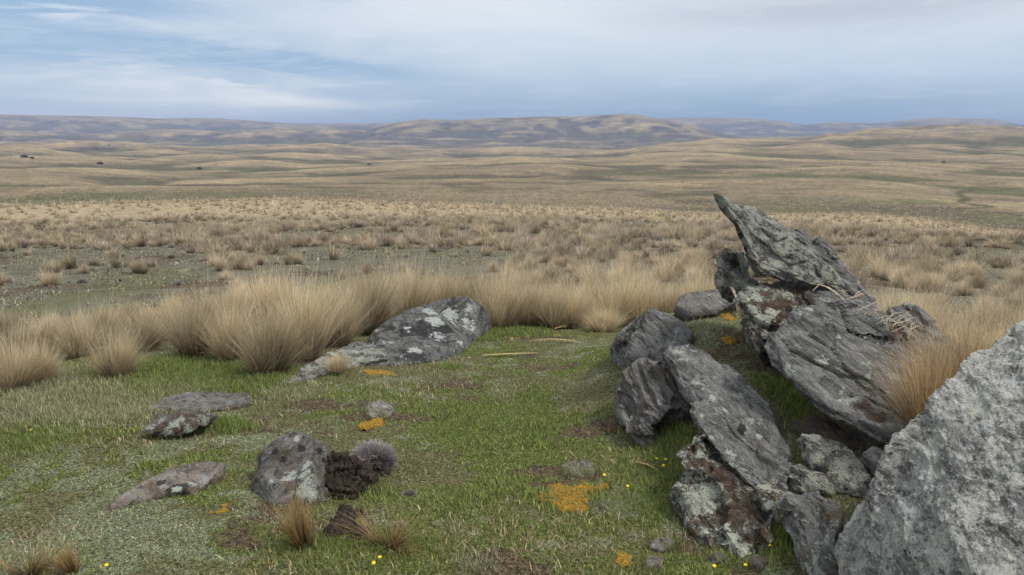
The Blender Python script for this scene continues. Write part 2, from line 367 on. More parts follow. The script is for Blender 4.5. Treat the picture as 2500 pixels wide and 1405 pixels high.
def simple_mat(name, c1, c2, sc=40, rough=0.9, bump=0.01):
    m, g, b, out = newmat(name); tc = g.new('ShaderNodeTexCoord')
    n = g.noise(tc.outputs['Object'], sc, 5, 0.7, 0.3); g.put(b.inputs['Base Color'], g.mix(g.step(n, 0.32, 0.68), c1, c2))
    b.inputs['Roughness'].default_value = rough
    bp = g.new('ShaderNodeBump'); bp.inputs['Strength'].default_value = 0.8; bp.inputs['Distance'].default_value = bump
    g.put(bp.inputs['Height'], n); g.l.new(bp.outputs[0], b.inputs['Normal']); return m
M_MOSS = simple_mat('orange_moss', (0.07, 0.060, 0.012), (0.38, 0.20, 0.02), 70)
M_PEAT = simple_mat('dark_peat', (0.012, 0.009, 0.007), (0.07, 0.05, 0.037), 45, bump=0.03)
M_FLAX = simple_mat('dead_leaf_straw', (0.30, 0.19, 0.08), (0.62, 0.46, 0.23), 25, 0.6)
M_FLAXG = simple_mat('dead_leaf_grey', (0.10, 0.07, 0.05), (0.50, 0.40, 0.29), 25, 0.7)
M_PETAL = simple_mat('yellow_petals', (0.80, 0.56, 0.01), (0.85, 0.65, 0.03), 60, 0.6)
M_STEM = simple_mat('green_stem', (0.07, 0.10, 0.02), (0.12, 0.15, 0.04), 60, 0.6)

# ---------------------------------------------------------------- ground colours (shared by the sheet and the plants on it)
def blob(x, y, uv, rad, k=1.0):
    p = gp(*uv); return np.exp(-(((x-p.x)/(rad))**2+((y-p.y)/(rad*k))**2))
GREEN = [(1300,860,.9,.9),(1250,1000,.95,.8),(1400,930,.8,.9),(1320,1100,.8,.6),(1560,1180,.55,.6),(1150,1180,.45,.4),(520,935,.6,.6),(380,900,.45,.5),
         (1600,1120,.4,.6),(1900,1340,.25,.5),(890,1210,.3,.3),(60,1060,.4,.4),(1000,1360,.4,.25),(700,950,.4,.4),(1150,850,.5,.5),(560,1040,.22,.3)]
SILVER = [(1780,780,.25,.9),(1820,880,.3,.7),(250,1330,.9,.5),(500,1290,.7,.4),(100,1200,.7,.5),(950,960,.4,.4),(1400,1300,.5,.3),(1250,1330,.5,.3),(420,1120,.5,.4),(650,1010,.4,.4),(1720,800,.4,.7),(1750,900,.3,.5),(800,990,.4,.3)]
SOIL = [(2060,1080,.35,.6),(2120,1110,.3,.5),(1420,1060,.18,.5),(960,1020,.30,.25),(780,985,.35,.2),(1330,1190,.2,.3),(1650,800,.18,.5),(1850,900,.2,.4),(690,1235,.2,.2),(1460,1050,.14,.8),(1300,1160,.2,.3),(820,1300,.2,.2),(1160,945,.18,.3)]  # first two: bare soil that also paints the shade under the broad slab
BL = {}
for nm, L in (('g', GREEN), ('s', SILVER), ('b', SOIL)): BL[nm] = [(gp(u, v), r, k) for u, v, r, k in L]
def masks(x, y):
    def S(nm):
        o = np.zeros_like(x)
        for p, r, k in BL[nm]:
            o = np.maximum(o, np.exp(-(((x-p.x)/r)**2+((y-p.y)/(r*max(k, .3)*1.6))**2)))
        return o
    fq = fb2(x, y, .11, 3, 47, .6); n = fb2(x, y, 0.55, 5, 31, 0.6)+fq*.35; n2 = fb2(x, y, 0.30, 4, 41, 0.6)-fq*.35
    g = sst(S('g')*.9+n*1.9, 0.25, 0.95); s = sst(S('s')*0.75+n2*2.0+0.20, 0.30, 0.85)*(1-g*.6)
    b = sst(S('b')*1.1+fb2(x, y, 0.4, 4, 61, 0.6)*1.7+.10, 0.55, 0.95)
    return g, s, b
C_TAN = np.array([0.320, 0.255, 0.168]); C_TAN2 = np.array([0.192, 0.154, 0.103]); C_DRK = np.array([0.085, 0.073, 0.050]); C_HEATH = np.array([0.088, 0.072, 0.066])
C_PLN = np.array([0.128, 0.120, 0.090]); C_BRN = np.array([0.088, 0.066, 0.048]); C_GRN = np.array([0.105, 0.128, 0.040]); C_SIL = np.array([0.18, 0.19, 0.12])
C_VAL = np.array([0.105, 0.105, 0.050])
def lerp(a, b, t): return a+(b-a)*t[:, None]
STREAM = []
for pix, wd, cc, st_ in [([(2500,441),(2440,446),(2400,452),(2375,460)], 1.6, (.10,.105,.05), .7), ([(2375,460),(2340,474),(2362,484),(2345,495),(2385,504)], 1.8, (.06,.065,.03), .85),
                  ([(2345,495),(2395,500),(2420,507),(2330,511)], 2.0, (.07,.065,.035), .8), ([(2215,492),(2290,496)], 7, (.12,.135,.06), .75), ([(2050,490),(1950,500)], 8, (.14,.14,.08), .5),
                  ([(470,408),(540,414),(620,424)], 9, (.14,.15,.09), .6), ([(750,424),(790,430),(860,428)], 6, (.08,.085,.045), .8), ([(700,452),(860,468),(930,476)], 6, (.10,.10,.06), .5)]:
    q_ = [gp(*p) for p in pix]; STREAM.append(([(p.x, p.y) for p in q_], wd, cc, st_))
def ground_col(x, y, z, hloc):
    r = np.hypot(x, y); N = len(x)
    nA = fb2(x, y, 5, 5, 71, 0.6); nB = fb2(x, y, 1.2, 4, 72, 0.6)
    c = lerp(np.tile(C_PLN, (N, 1)), C_BRN, sst(nA+nB*.5, 0.12, 0.5))
    c = lerp(c, C_GRN*np.array([1.0, .85, 1.2]), sst(fb2(x, y, 3, 4, 73), 0.28, 0.5)*.6)
    # near knoll
    nr = r < 16
    g, s, b = masks(x[nr], y[nr]); cn = np.tile(np.array([0.105, 0.098, 0.055]), (nr.sum(), 1))
    cn = lerp(cn, C_SIL*.7, s); cn = lerp(cn, C_GRN*.8, g); cn = lerp(cn, C_BRN, b)
    t = sst(r[nr], 9.5, 13); c[nr] = cn*(1-t[:, None])+c[nr]*t[:, None]
    # beyond the crest: golden tops, browner hollows, green seeps; far gullies get painted shade
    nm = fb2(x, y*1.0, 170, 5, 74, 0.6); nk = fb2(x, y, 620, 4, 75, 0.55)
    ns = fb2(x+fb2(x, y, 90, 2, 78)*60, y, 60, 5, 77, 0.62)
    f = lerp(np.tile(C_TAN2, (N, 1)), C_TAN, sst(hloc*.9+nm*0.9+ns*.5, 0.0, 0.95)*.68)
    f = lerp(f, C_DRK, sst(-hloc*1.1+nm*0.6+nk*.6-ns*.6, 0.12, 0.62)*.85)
    f = lerp(f, C_HEATH, sst(r, 2300, 3800)*sst(nm*.6-hloc*.6-ns*.7+.55, 0.0, 0.75)*.88)  # heath, thicker in far gullies to paint their shade contrast
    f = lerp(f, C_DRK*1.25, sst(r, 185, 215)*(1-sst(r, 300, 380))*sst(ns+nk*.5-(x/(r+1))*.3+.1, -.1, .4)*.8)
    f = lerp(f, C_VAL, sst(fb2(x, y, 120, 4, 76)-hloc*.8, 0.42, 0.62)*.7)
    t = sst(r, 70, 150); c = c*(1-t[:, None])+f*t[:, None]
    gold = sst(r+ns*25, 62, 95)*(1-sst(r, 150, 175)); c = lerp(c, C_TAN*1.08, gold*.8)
    for pl, wd, cc, st_ in STREAM:
        dd = np.full(N, 1e9); near_ = (r > 150) & (r < 2500)
        xx = x[near_]; yy = y[near_]; dn = np.full(len(xx), 1e9)
        for (ax, ay), (bx, by) in zip(pl[:-1], pl[1:]):
            L2 = (bx-ax)**2+(by-ay)**2+1e-6; tt = np.clip(((xx-ax)*(bx-ax)+(yy-ay)*(by-ay))/L2, 0, 1)
            dn = np.minimum(dn, np.hypot(xx-ax-tt*(bx-ax), (yy-ay-tt*(by-ay))))
        dd[near_] = dn; c = lerp(c, np.array(cc), (1-sst(dd+fb2(x, y, 6, 3, 88)*wd*.8, wd*.5, wd*1.3))*st_)
    return c

# ---------------------------------------------------------------- ground sheet
rs = np.concatenate([[0.01, 0.8, 1.5, 2.0], np.linspace(2.4, 10, 430)[:-1], np.exp(np.linspace(math.log(10), math.log(140), 300))[:-1],
                     np.exp(np.linspace(math.log(140), math.log(14000), 560))])
af = np.linspace(R(-40), R(40), 1000); ab = np.linspace(R(40), R(320), 70)[1:-1]
azs = np.concatenate([af, ab]); NAZ = len(azs)
RG, AG = np.meshgrid(rs, azs, indexing='ij')
gx = (RG*np.sin(AG)).ravel(); gy = (RG*np.cos(AG)).ravel()
gzv = np.concatenate([zf(gx[i:i+200000], gy[i:i+200000]) for i in range(0, len(gx), 200000)])
Zg = gzv.reshape(RG.shape)
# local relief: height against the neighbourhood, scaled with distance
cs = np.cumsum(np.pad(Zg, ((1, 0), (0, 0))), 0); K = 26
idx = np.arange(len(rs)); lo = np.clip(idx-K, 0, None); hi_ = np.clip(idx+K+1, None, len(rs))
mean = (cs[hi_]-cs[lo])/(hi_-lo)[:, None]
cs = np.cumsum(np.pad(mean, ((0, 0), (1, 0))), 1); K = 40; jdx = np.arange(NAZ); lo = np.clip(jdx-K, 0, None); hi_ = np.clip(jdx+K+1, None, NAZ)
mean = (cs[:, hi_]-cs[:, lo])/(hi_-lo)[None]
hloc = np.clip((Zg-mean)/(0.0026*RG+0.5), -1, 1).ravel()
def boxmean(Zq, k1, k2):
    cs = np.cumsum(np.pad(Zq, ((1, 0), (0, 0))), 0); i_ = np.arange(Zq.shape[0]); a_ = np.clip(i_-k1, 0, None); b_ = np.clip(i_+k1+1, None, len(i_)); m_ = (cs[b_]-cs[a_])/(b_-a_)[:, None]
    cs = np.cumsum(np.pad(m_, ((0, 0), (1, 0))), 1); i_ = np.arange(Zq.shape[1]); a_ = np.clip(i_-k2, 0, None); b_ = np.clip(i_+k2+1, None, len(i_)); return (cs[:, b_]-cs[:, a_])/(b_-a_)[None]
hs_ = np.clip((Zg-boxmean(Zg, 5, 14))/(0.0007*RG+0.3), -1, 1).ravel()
tfar = sst(RG.ravel(), 1500, 3500); hloc = hloc*(1-tfar*.8)+hs_*tfar*.9+hs_*.3*(1-tfar)  # fine relief for the far gullies, whose shade goes into the colour
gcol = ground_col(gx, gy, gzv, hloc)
nr_ = len(rs); a = np.arange(nr_-1)[:, None]*NAZ; j = np.arange(NAZ)[None]; jn = (j+1) % NAZ
q = np.stack([a+j, a+NAZ+j, a+NAZ+jn, a+jn], -1).reshape(-1, 4)[:, ::-1]
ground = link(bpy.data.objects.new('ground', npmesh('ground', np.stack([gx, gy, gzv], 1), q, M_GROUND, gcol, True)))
tag(ground, kind='structure')

# ---------------------------------------------------------------- haze
def make_haze():
    bm = bmesh.new(); bmesh.ops.create_cube(bm, size=1.0)
    zl, zh = float(gzv.min())-1.0, max(float(gzv.max()), 2.0)+10
    for v in bm.verts: v.co = Vector((v.co.x*28600, v.co.y*28600, zl if v.co.z < 0 else zh))
    me = bpy.data.meshes.new('haze'); bm.to_mesh(me); bm.free()
    m = bpy.data.materials.new('haze_air'); m.use_nodes = True; g = NT(m.node_tree); g.n.clear()
    o = g.new('ShaderNodeOutputMaterial'); p = g.new('ShaderNodeVolumePrincipled')
    p.inputs['Color'].default_value = (0.46, 0.58, 0.86, 1); p.inputs['Density'].default_value = 0.00013
    p.inputs['Anisotropy'].default_value = 0.0
    g.l.new(p.outputs[0], o.inputs['Volume']); me.materials.append(m)
    tag(link(bpy.data.objects.new('haze', me)), kind='stuff')
make_haze()

# ---------------------------------------------------------------- rocks
def PG(u, v, d):
    """d > 0 is a distance; d <= 0 asks for the point that stands -d metres above the ground"""
    if d > 0: return P(u, v, d)
    g_ = gp(u, min(v, 1404)) ; return P(u, v, g_.y*(1+d/(CAMZ-g_.z)))
def prism(bm, pts, out=0.04, inset=0.90, back=(0, 0.4, -0.1), bscale=0.85):
    """outline ring + a slightly raised, inset front face + a back face set behind"""
    ps = [PG(*q) for q in pts]; n = len(ps); c = sum(ps, Vector())/n
    nrm = Vector()
    for i in range(n): nrm += (ps[i]-c).cross(ps[(i+1) % n]-c)
    nrm.normalize()
    if nrm.dot(Vector((0, 0, CAMZ))-c) < 0: nrm = -nrm
    f = [c+(p-c)*inset+nrm*out for p in ps]; b = [c+(p-c)*bscale+Vector(back) for p in ps]
    m1 = [p-nrm*0.012 for p in ps]
    rings = [[bm.verts.new(p) for p in r] for r in (f, ps, b)]
    for k in range(2):
        for i in range(n):
            j = (i+1) % n; bm.faces.new((rings[k][i], rings[k][j], rings[k+1][j], rings[k+1][i]))
    bm.faces.new(rings[0][::-1]); bm.faces.new(rings[2])
def hull(bm, pts):
    vs = [bm.verts.new(P(*q)) for q in pts]
    bmesh.ops.convex_hull(bm, input=vs)
def rot_to(n):
    return np.array(Vector((0, 0, 1)).rotation_difference(Vector(n).normalized()).inverted().to_matrix())
FOOT = []; SURF = []
def on_rock(u, v, d0):
    """distance of the first stone surface at that pixel, d0 where there is none"""
    best = 1e9
    for pu, pv, yy in SURF:
        k_ = (abs(pu-u) < 8) & (abs(pv-v) < 8)
        if k_.any(): best = min(best, float(yy[k_].min()))
    return best-.02 if best < 1e8 else d0
def rock(name, prisms, mat, label, cat='rock', group=None, n=NA, vox=0.010, amp=1.0, hulls=(), lay=1.0, seed=0.0, parent=None, white=(), dark=(), brown=(), gritk=1.0, thin=None):
    parts = []
    tmp_bm = bmesh.new()
    for pr in prisms: 
        if isinstance(pr, dict): prism(tmp_bm, **pr)
        else: prism(tmp_bm, pr)
    for h in hulls: hull(tmp_bm, h)
    bmesh.ops.triangulate(tmp_bm, faces=tmp_bm.faces[:]); bmesh.ops.recalc_face_normals(tmp_bm, faces=tmp_bm.faces[:])
    me0 = bpy.data.meshes.new('tmp'); tmp_bm.to_mesh(me0); tmp_bm.free()
    o = bpy.data.objects.new('tmp', me0); COL.objects.link(o)
    md = o.modifiers.new('r', 'REMESH'); md.mode = 'VOXEL'; md.voxel_size = vox
    sm = o.modifiers.new('s', 'SMOOTH'); sm.factor = 0.5; sm.iterations = 1
    dg = bpy.context.evaluated_depsgraph_get(); me = bpy.data.meshes.new_from_object(o.evaluated_get(dg))
    bpy.data.objects.remove(o); bpy.data.meshes.remove(me0)
    N = len(me.vertices); co = np.empty(N*3, np.float32); me.vertices.foreach_get('co', co); co = co.reshape(-1, 3).astype(float)
    nm = np.empty(N*3, np.float32); me.vertices.foreach_get('normal', nm); nm = nm.reshape(-1, 3)
    q = co@rot_to(n).T + seed
    wq = q.copy(); wq[:, 2] += fb3(q*2.2, 3)*0.05
    big = fb3(q*np.array([2.0, 2.0, 3.5]), 3)*0.045
    lay1 = fb3(wq*np.array([1.5, 2.0, 15.0]), 4, 0.6)*0.026*(0.45+1.1*np.clip(.5+fb3(q*1.7+31, 2), 0, 1))
    s = wq[:, 2]*15+fb3(q*2.6, 3)*2.4; fl = np.floor(s); fr = s-fl
    hs = lambda k: _h(k.astype(np.int64), np.zeros_like(k, np.int64), np.zeros_like(k, np.int64)+3)-0.5
    stp = hs(fl)+(hs(fl+1)-hs(fl))*sst(fr, 0.88, 1.0)
    pl = -np.abs(fb3(q*np.array([4.0, 4.0, 9.0])+7, 4, 0.6))*0.026
    grit = fb3(q*32.0, 3, 0.65)*0.007
    s2 = wq[:, 2]*9+fb3(q*2.0+5, 3)*1.6; ck = s2-np.floor(s2); on = sst(fb3(q*np.array([2.6, 2.6, 7])+19, 2), 0.02, .25)
    s3 = wq[:, 2]*44+fb3(q*4.0+11, 3)*2.0; f3 = np.floor(s3); st3 = (hs(f3)+(hs(f3+1)-hs(f3))*sst(s3-f3, .8, 1.0))*.018
    crack = st3-0.045*np.exp(-((ck-.5)/.07)**2)*on
    d = amp*(big + lay*(lay1+stp*0.050+crack) + pl + grit*gritk)
    if thin: d = d*np.clip(np.linalg.norm(co-np.array(P(*thin[:3])), axis=1)/thin[3], .18, 1)
    co = co + nm*d[:, None]
    cq = co-np.array([0, 0, CAMZ]); fq_ = cq[:, 1]*math.cos(PITCH)-cq[:, 2]*math.sin(PITCH); uq_ = cq[:, 1]*math.sin(PITCH)+cq[:, 2]*math.cos(PITCH)
    SURF.append((1250+FPX*cq[:, 0]/fq_, 702.5-FPX*uq_/fq_, co[:, 1]))
    mark = np.zeros((N, 4), np.float32); mark[:, 3] = 1
    if white or dark or brown:
        # find where each patch sits on the stone, then spread it over the surface by true distance
        cf = co.copy(); cf[:, 2] -= CAMZ; fw = cf[:, 1]*math.cos(PITCH)-cf[:, 2]*math.sin(PITCH); upc = cf[:, 1]*math.sin(PITCH)+cf[:, 2]*math.cos(PITCH)
        pu = 1250+FPX*cf[:, 0]/fw; pv = 702.5-FPX*upc/fw; wa = np.stack([fb3(co*11+k*5.1, 4, .65) for k in range(3)], 1)
        for ch, lst in enumerate((white, dark, brown)):
            for (su, sv, sr) in lst:
                near_ = np.where(np.hypot(pu-su, pv-sv) < 9)[0]
                if not len(near_): continue
                c0 = co[near_[np.argmin(co[near_, 1])]]; rr = sr*c0[1]/FPX
                mark[:, ch] = np.maximum(mark[:, ch], np.clip(1.05-np.linalg.norm((co+wa*min(rr*2.2, .16)-c0-wa[np.argmin(np.linalg.norm(co-c0, axis=1))]*min(rr*2.2, .16))*np.array([1, .7, 1.15]), axis=1)/(rr*2.1), 0, 1))
    org = Vector(co.mean(0)); org.z = co[:, 2].min()
    me.vertices.foreach_set('co', (co-np.array(org)).astype(np.float32).ravel()); me.update()
    me.materials.clear(); me.materials.append(mat)
    for p in me.polygons: break
    me.polygons.foreach_set('use_smooth', np.zeros(len(me.polygons), bool))
    me.name = name
    at_ = me.attributes.new('Mark', 'FLOAT_COLOR', 'POINT'); at_.data.foreach_set('color', mark.ravel())
    ob = bpy.data.objects.new(name, me); ob.location = org; link(ob, parent)
    if not parent: tag(ob, label, cat, group)
    sel = np.random.default_rng(int(seed)+1).choice(N, min(N, 2500), replace=False); cs_ = co[sel]; gzz = zf(cs_[:, 0], cs_[:, 1]); k_ = abs(cs_[:, 2]-gzz) < .045
    if k_.any(): FOOT.append(cs_[k_][:, :2])
    return ob

G1 = 'schist slabs of the outcrop'
# the pointed slab
rock('rock', [
  dict(pts=[(1737,467,5.75),(1762,484,5.76),(1790,503,5.78),(1812,528,5.8),(1850,556,5.82),(1905,598,5.85),(1960,640,5.85),(2005,672,5.85),(2012,702,5.8),(1928,688,5.75),
            (1848,672,5.7),(1822,632,5.72),(1806,592,5.74),(1788,548,5.75),(1754,510,5.75)], out=0.05, inset=0.86, back=(0.10,0.22,-0.02), bscale=0.86),
  dict(pts=[(1803,507,5.85),(1824,512,5.86),(1875,549,5.9),(1920,576,5.9),(1965,618,5.9),(2030,662,5.9),(2060,700,5.9),(2010,700,5.85),(1930,640,5.85),(1840,560,5.85)],
       out=0.01, inset=0.95, back=(0.14,0.22,0.0), bscale=0.9),
  dict(pts=[(1801,504,5.80),(1826,508,5.82),(1880,548,5.84),(1922,574,5.84),(1960,612,5.84),(1945,622,5.82),(1880,575,5.80),(1828,532,5.79)], out=0.01, inset=0.95, back=(0.04,0.07,0.0), bscale=0.95),
  dict(pts=[(1850,610,5.76),(1900,628,5.76),(1965,665,5.76),(2020,690,5.76),(1990,700,5.74),(1900,668,5.73),(1850,640,5.74)], out=0.01, inset=0.93, back=(0.04,0.10,0.0), bscale=0.95)], MR['lich'],
  'tall pointed lichen-spotted slab rising to a sharp tip at the top of the outcrop', 'rock', G1, vox=0.0075, amp=0.48, thin=(1737,467,5.75,.5), white=[(1760,490,9),(1788,520,10),(1815,548,12),(1838,585,14),(1850,620,14),(1872,575,9),(1870,650,12),(1905,640,9)], dark=[(1800,575,6),(1812,610,7),(1925,620,12)], brown=[(1870,655,14)])  # dark marks near the left edge paint its shaded side
rock('rock', [
  dict(pts=[(1925,585,6.0),(1937,569,6.0),(1965,589,6.0),(1985,607,6.0),(1990,588,6.0),(2012,605,6.0),(2040,638,6.0),(2075,682,6.0),(2115,728,6.0),(2150,770,5.95),(2130,775,5.9),
            (2080,725,5.92),(2030,685,5.95),(1975,640,5.98)], out=0.03, inset=0.92, back=(0.10,0.25,0.02), bscale=0.92)], MR['plain'],
  'thin grey slab with a pale bare streak leaning behind the pointed slab', 'rock', G1, vox=0.009, amp=0.55, white=[(1966,600,9),(1980,612,11),(1994,626,8)])
rock('rock', [
  dict(pts=[(1747,625,6.2),(1766,604,6.2),(1785,612,6.22),(1806,616,6.25),(1824,640,6.2),(1850,700,6.1),(1836,735,6.05),(1760,722,6.1),(1752,700,6.12),(1743,662,6.15)],
       out=0.06, inset=0.75, back=(0.12,0.4,-0.15), bscale=0.9)], MR['lich'],
  'small knobbly rock with a dark hollow just left of the pointed slab', 'rock', G1, vox=0.009, seed=3, white=[(1765,640,16),(1800,625,12),(1760,680,14),(1790,690,18)], dark=[(1786,645,10)])  # dark mark paints the hollow's shade onto the stone
rock('rock', [
  dict(pts=[(1790,734,5.7),(1814,697,5.78),(1862,684,5.85),(1928,702,5.9),(1985,745,5.85),(2036,780,5.75),(2030,810,5.6),(1968,835,5.5),(1895,850,5.45),(1850,850,5.45),(1822,808,5.5),(1800,764,5.6)],
       out=0.07, inset=0.80, back=(0.25,0.7,-0.35), bscale=0.95)], MR['lichb'],
  'dark brown block crusted with pale lichen under the pointed slab', 'rock', G1, vox=0.010, seed=9, amp=0.9, white=[(1830,750,12),(1850,770,12),(1868,790,12),(1885,757,12),(1815,728,12),(1905,800,9),(1842,718,12),(1965,790,14),(1990,805,12),(1870,812,8),(1835,790,7)], brown=[(1880,800,40),(1930,770,34)], dark=[(1935,750,14),(1860,835,14)])
rock('rock', [
  dict(pts=[(1880,690,6.05),(1960,700,6.1),(2010,715,6.05),(2062,724,6.0),(2148,772,5.8),(2214,816,5.6),(2275,880,5.3),(2290,960,5.1),(2200,900,5.1),(2110,850,5.2),(2030,800,5.4),(1960,745,5.7)],
       out=0.05, inset=0.90, back=(0.25,0.6,-0.30), bscale=0.95)], MR['plain'],
  'long grey striped slab sloping down right behind the broad slab', 'rock', G1, vox=0.011, seed=14, amp=0.8, brown=[(1945,712,18),(1975,732,14),(1900,700,14)], white=[(2090,850,7),(2075,790,7),(2120,840,7)])
rock('rock', [
  dict(pts=[(1860,850,4.95),(1872,832,5.0),(1890,820,5.05),(1968,808,5.1),(2025,793,5.2),(2070,818,5.2),(2150,842,5.15),(2215,900,4.95),(2235,1000,4.7),(2228,1085,4.5),(2200,1104,4.4),
            (2104,1062,4.45),(2029,1034,4.55),(1976,998,4.65),(1928,942,4.75),(1876,894,4.85)], out=0.05, inset=0.86, back=(0.20,0.32,0.12), bscale=0.9)], MR['plain'],
  'broad smooth grey slab with two white lichen spots overhanging the hollow', 'rock', G1, vox=0.011, seed=21, amp=0.8, lay=0.75, white=[(2008,876,13),(1917,896,9),(1926,908,7),(2043,815,7),(2178,912,7),(2150,1030,6)], brown=[(2135,1014,28)])
rock('rock', [
  dict(pts=[(2160,775,6.0),(2178,752,6.1),(2214,744,6.15),(2240,760,6.1),(2270,790,6.0),(2310,825,5.8),(2370,870,5.5),(2390,960,5.2),(2300,960,5.2),(2230,860,5.6)],
       out=0.05, inset=0.85, back=(0.2,0.5,-0.3), bscale=0.95)], MR['plain'],
  'rounded grey slab half hidden behind the rusty tussock and dead leaves', 'rock', G1, vox=0.012, seed=27, amp=0.8)
rock('rock', [
  dict(pts=[(1482,866,-.01),(1508,832,6.5),(1548,797,6.6),(1570,765,6.7),(1592,757,6.75),(1622,756,6.75),(1650,768,6.7),(1690,800,6.5),(1690,850,6.2),(1640,872,6.1),(1578,900,-.02),(1530,912,-.01),(1490,890,-.01)],
       out=0.06, inset=0.80, back=(0.25,0.5,-0.4), bscale=1.0)], MR['plain'],
  'rounded grey rock with fine pale speckles at the left back of the outcrop', 'rock', G1, vox=0.010, seed=31, amp=0.8, lay=0.6)
rock('rock', [
  dict(pts=[(1645,756,6.95),(1658,730,7.05),(1700,716,7.1),(1760,711,7.1),(1800,738,6.95),(1745,768,6.8),(1685,776,6.8)],
       out=0.03, inset=0.88, back=(0.1,0.4,-0.25), bscale=1.0)], MR['warm'],
  'low flat rock at the foot of the small knobbly rock', 'rock', G1, vox=0.011, seed=37, amp=0.4, lay=.3)
rock('rock', [
  dict(pts=[(1505,955,5.7),(1530,908,5.75),(1572,874,5.8),(1625,868,5.65),(1650,905,5.5),(1700,985,5.15),(1690,1010,5.1),(1640,1025,-.02),(1605,1050,-.02),(1594,1090,-.01),(1550,1092,-.01),(1514,1030,5.5)],
       out=0.07, inset=0.78, back=(0.3,0.6,-0.3), bscale=1.0)], MR['warm'],
  'brownish grey wrinkled block on the left side of the outcrop beside the turf', 'rock', G1, vox=0.010, seed=41)
rock('rock', [
  dict(pts=[(1618,868,5.45),(1633,842,5.6),(1673,836,5.65),(1726,864,5.6),(1783,908,5.4),(1824,944,5.2),(1888,1005,4.95),(1903,1052,4.8),(1918,1097,4.65),(1945,1135,4.5),
            (1930,1175,4.4),(1860,1130,4.45),(1780,1060,4.65),(1686,980,5.0),(1640,925,5.25)], out=0.05, inset=0.86, back=(0.25,0.35,-0.25), bscale=0.95)], MR['plain'],
  'long grey slab with a rounded top edge running down right across the outcrop', 'rock', G1, vox=0.010, seed=47, amp=0.8, lay=0.8, white=[(1772,994,8),(1700,925,10),(1740,960,8),(1660,850,9),(1835,1020,8),(1860,1060,9),(1730,985,10)], dark=[(1800,1050,16)])
rock('rock', [
  dict(pts=[(1684,984,4.75),(1726,992,4.75),(1774,1024,4.65),(1822,1072,4.5),(1870,1120,4.35),(1928,1172,4.2),(1902,1234,4.05),(1872,1212,4.05),(1809,1180,4.15),(1761,1132,4.3),(1717,1074,4.5),(1686,1020,4.65)],
       out=0.035, inset=0.90, back=(0.12,0.22,-0.02), bscale=0.93)], MR['plain'],
  'thin grey blade of rock with a long crack lying on the dark block', 'rock', G1, vox=0.009, seed=53, amp=0.7, white=[(1790,1102,9),(1744,1062,8),(1779,1134,8),(1715,1010,6),(1830,1150,7),(1895,1180,9)])
rock('rock', [
  dict(pts=[(1664,1090,4.4),(1686,1050,4.5),(1740,1080,4.4),(1810,1170,4.15),(1870,1195,4.05),(1915,1222,3.98),(1908,1280,3.9),(1884,1334,-.04),(1840,1358,-.02),(1808,1372,-.01),(1743,1342,-.01),(1706,1306,-.02),(1662,1262,-.03),(1632,1214,-.08),(1634,1190,4.15),(1648,1168,4.25)], out=0.04, inset=0.70, back=(0.2,0.4,0.0), bscale=0.9)], MR['lichb'],
  'dark brown-faced block with a wide pale lichen band at the front foot of the outcrop', 'rock', G1, vox=0.009, seed=59, white=[(1698,1204,26),(1722,1188,22),(1740,1230,16),(1668,1215,20),(1680,1250,16),(1715,1290,12),(1783,1303,20),(1818,1338,18),(1762,1280,14),(1705,1240,16)], brown=[(1780,1200,40),(1830,1240,45),(1720,1125,34),(1800,1265,24),(1850,1290,30),(1760,1150,30)], dark=[(1850,1255,22),(1735,1110,14)])
rock('rock', [
  dict(pts=[(1908,1290,-.06),(1915,1250,3.85),(1930,1222,3.9),(1990,1215,3.9),(2040,1230,3.85),(2085,1270,3.75),(2060,1330,3.5),(2060,1430,3.3),(1985,1430,3.3),(1937,1352,-.03)],
       out=0.05, inset=0.85, back=(0.25,0.4,-0.3), bscale=1.0)], MR['mix'],
  'grey slab at the bottom edge between the large boulder and the dark block', 'rock', G1, vox=0.009, seed=61, white=[(1985,1362,14),(1925,1290,10),(1950,1330,9),(2000,1390,10)])
rock('rock', [
  dict(pts=[(1946,1066,4.6),(1990,1078,4.6),(2051,1094,4.55),(2104,1152,4.35),(2128,1185,4.2),(2090,1210,4.15),(2038,1212,4.2),(1992,1165,4.3),(1957,1123,4.45)],
       out=0.05, inset=0.85, back=(0.2,0.4,-0.25), bscale=1.0)], MR['lich'],
  'lichen-spotted slab lying low in the hollow below the broad slab', 'rock', G1, vox=0.009, seed=67, amp=0.8, white=[(2080,1180,12),(2060,1155,13),(2100,1155,10),(2030,1190,10),(2000,1110,8)], dark=[(2010,1140,14)])
rock('rock', [
  dict(pts=[(1922,1185,4.3),(1950,1150,4.35),(1995,1165,4.3),(2022,1205,4.2),(1992,1225,4.15),(1930,1222,4.2)],
       out=0.05, inset=0.8, back=(0.1,0.3,-0.25), bscale=1.0)], MR['lich'],
  'small rock coated in round pale lichen wedged between the slabs', 'rock', G1, vox=0.009, seed=71, amp=0.7)
rock('rock', [
  dict(pts=[(2104,1112,4.35),(2126,1102,4.4),(2180,1130,4.3),(2190,1165,4.2),(2148,1162,4.2)],
       out=0.03, inset=0.85, back=(0.1,0.3,-0.25), bscale=1.0)], MR['left'],
  'small pale pointed rock in the dark gap beside the large boulder', 'rock', G1, vox=0.009, seed=73, amp=0.6)
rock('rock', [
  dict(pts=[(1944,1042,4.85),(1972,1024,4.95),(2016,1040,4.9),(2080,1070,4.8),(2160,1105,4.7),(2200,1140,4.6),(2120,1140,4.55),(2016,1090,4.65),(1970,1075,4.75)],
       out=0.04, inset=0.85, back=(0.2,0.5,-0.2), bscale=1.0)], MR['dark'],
  'dark ledge of rock in the shade beneath the broad slab', 'rock', G1, vox=0.011, seed=79)
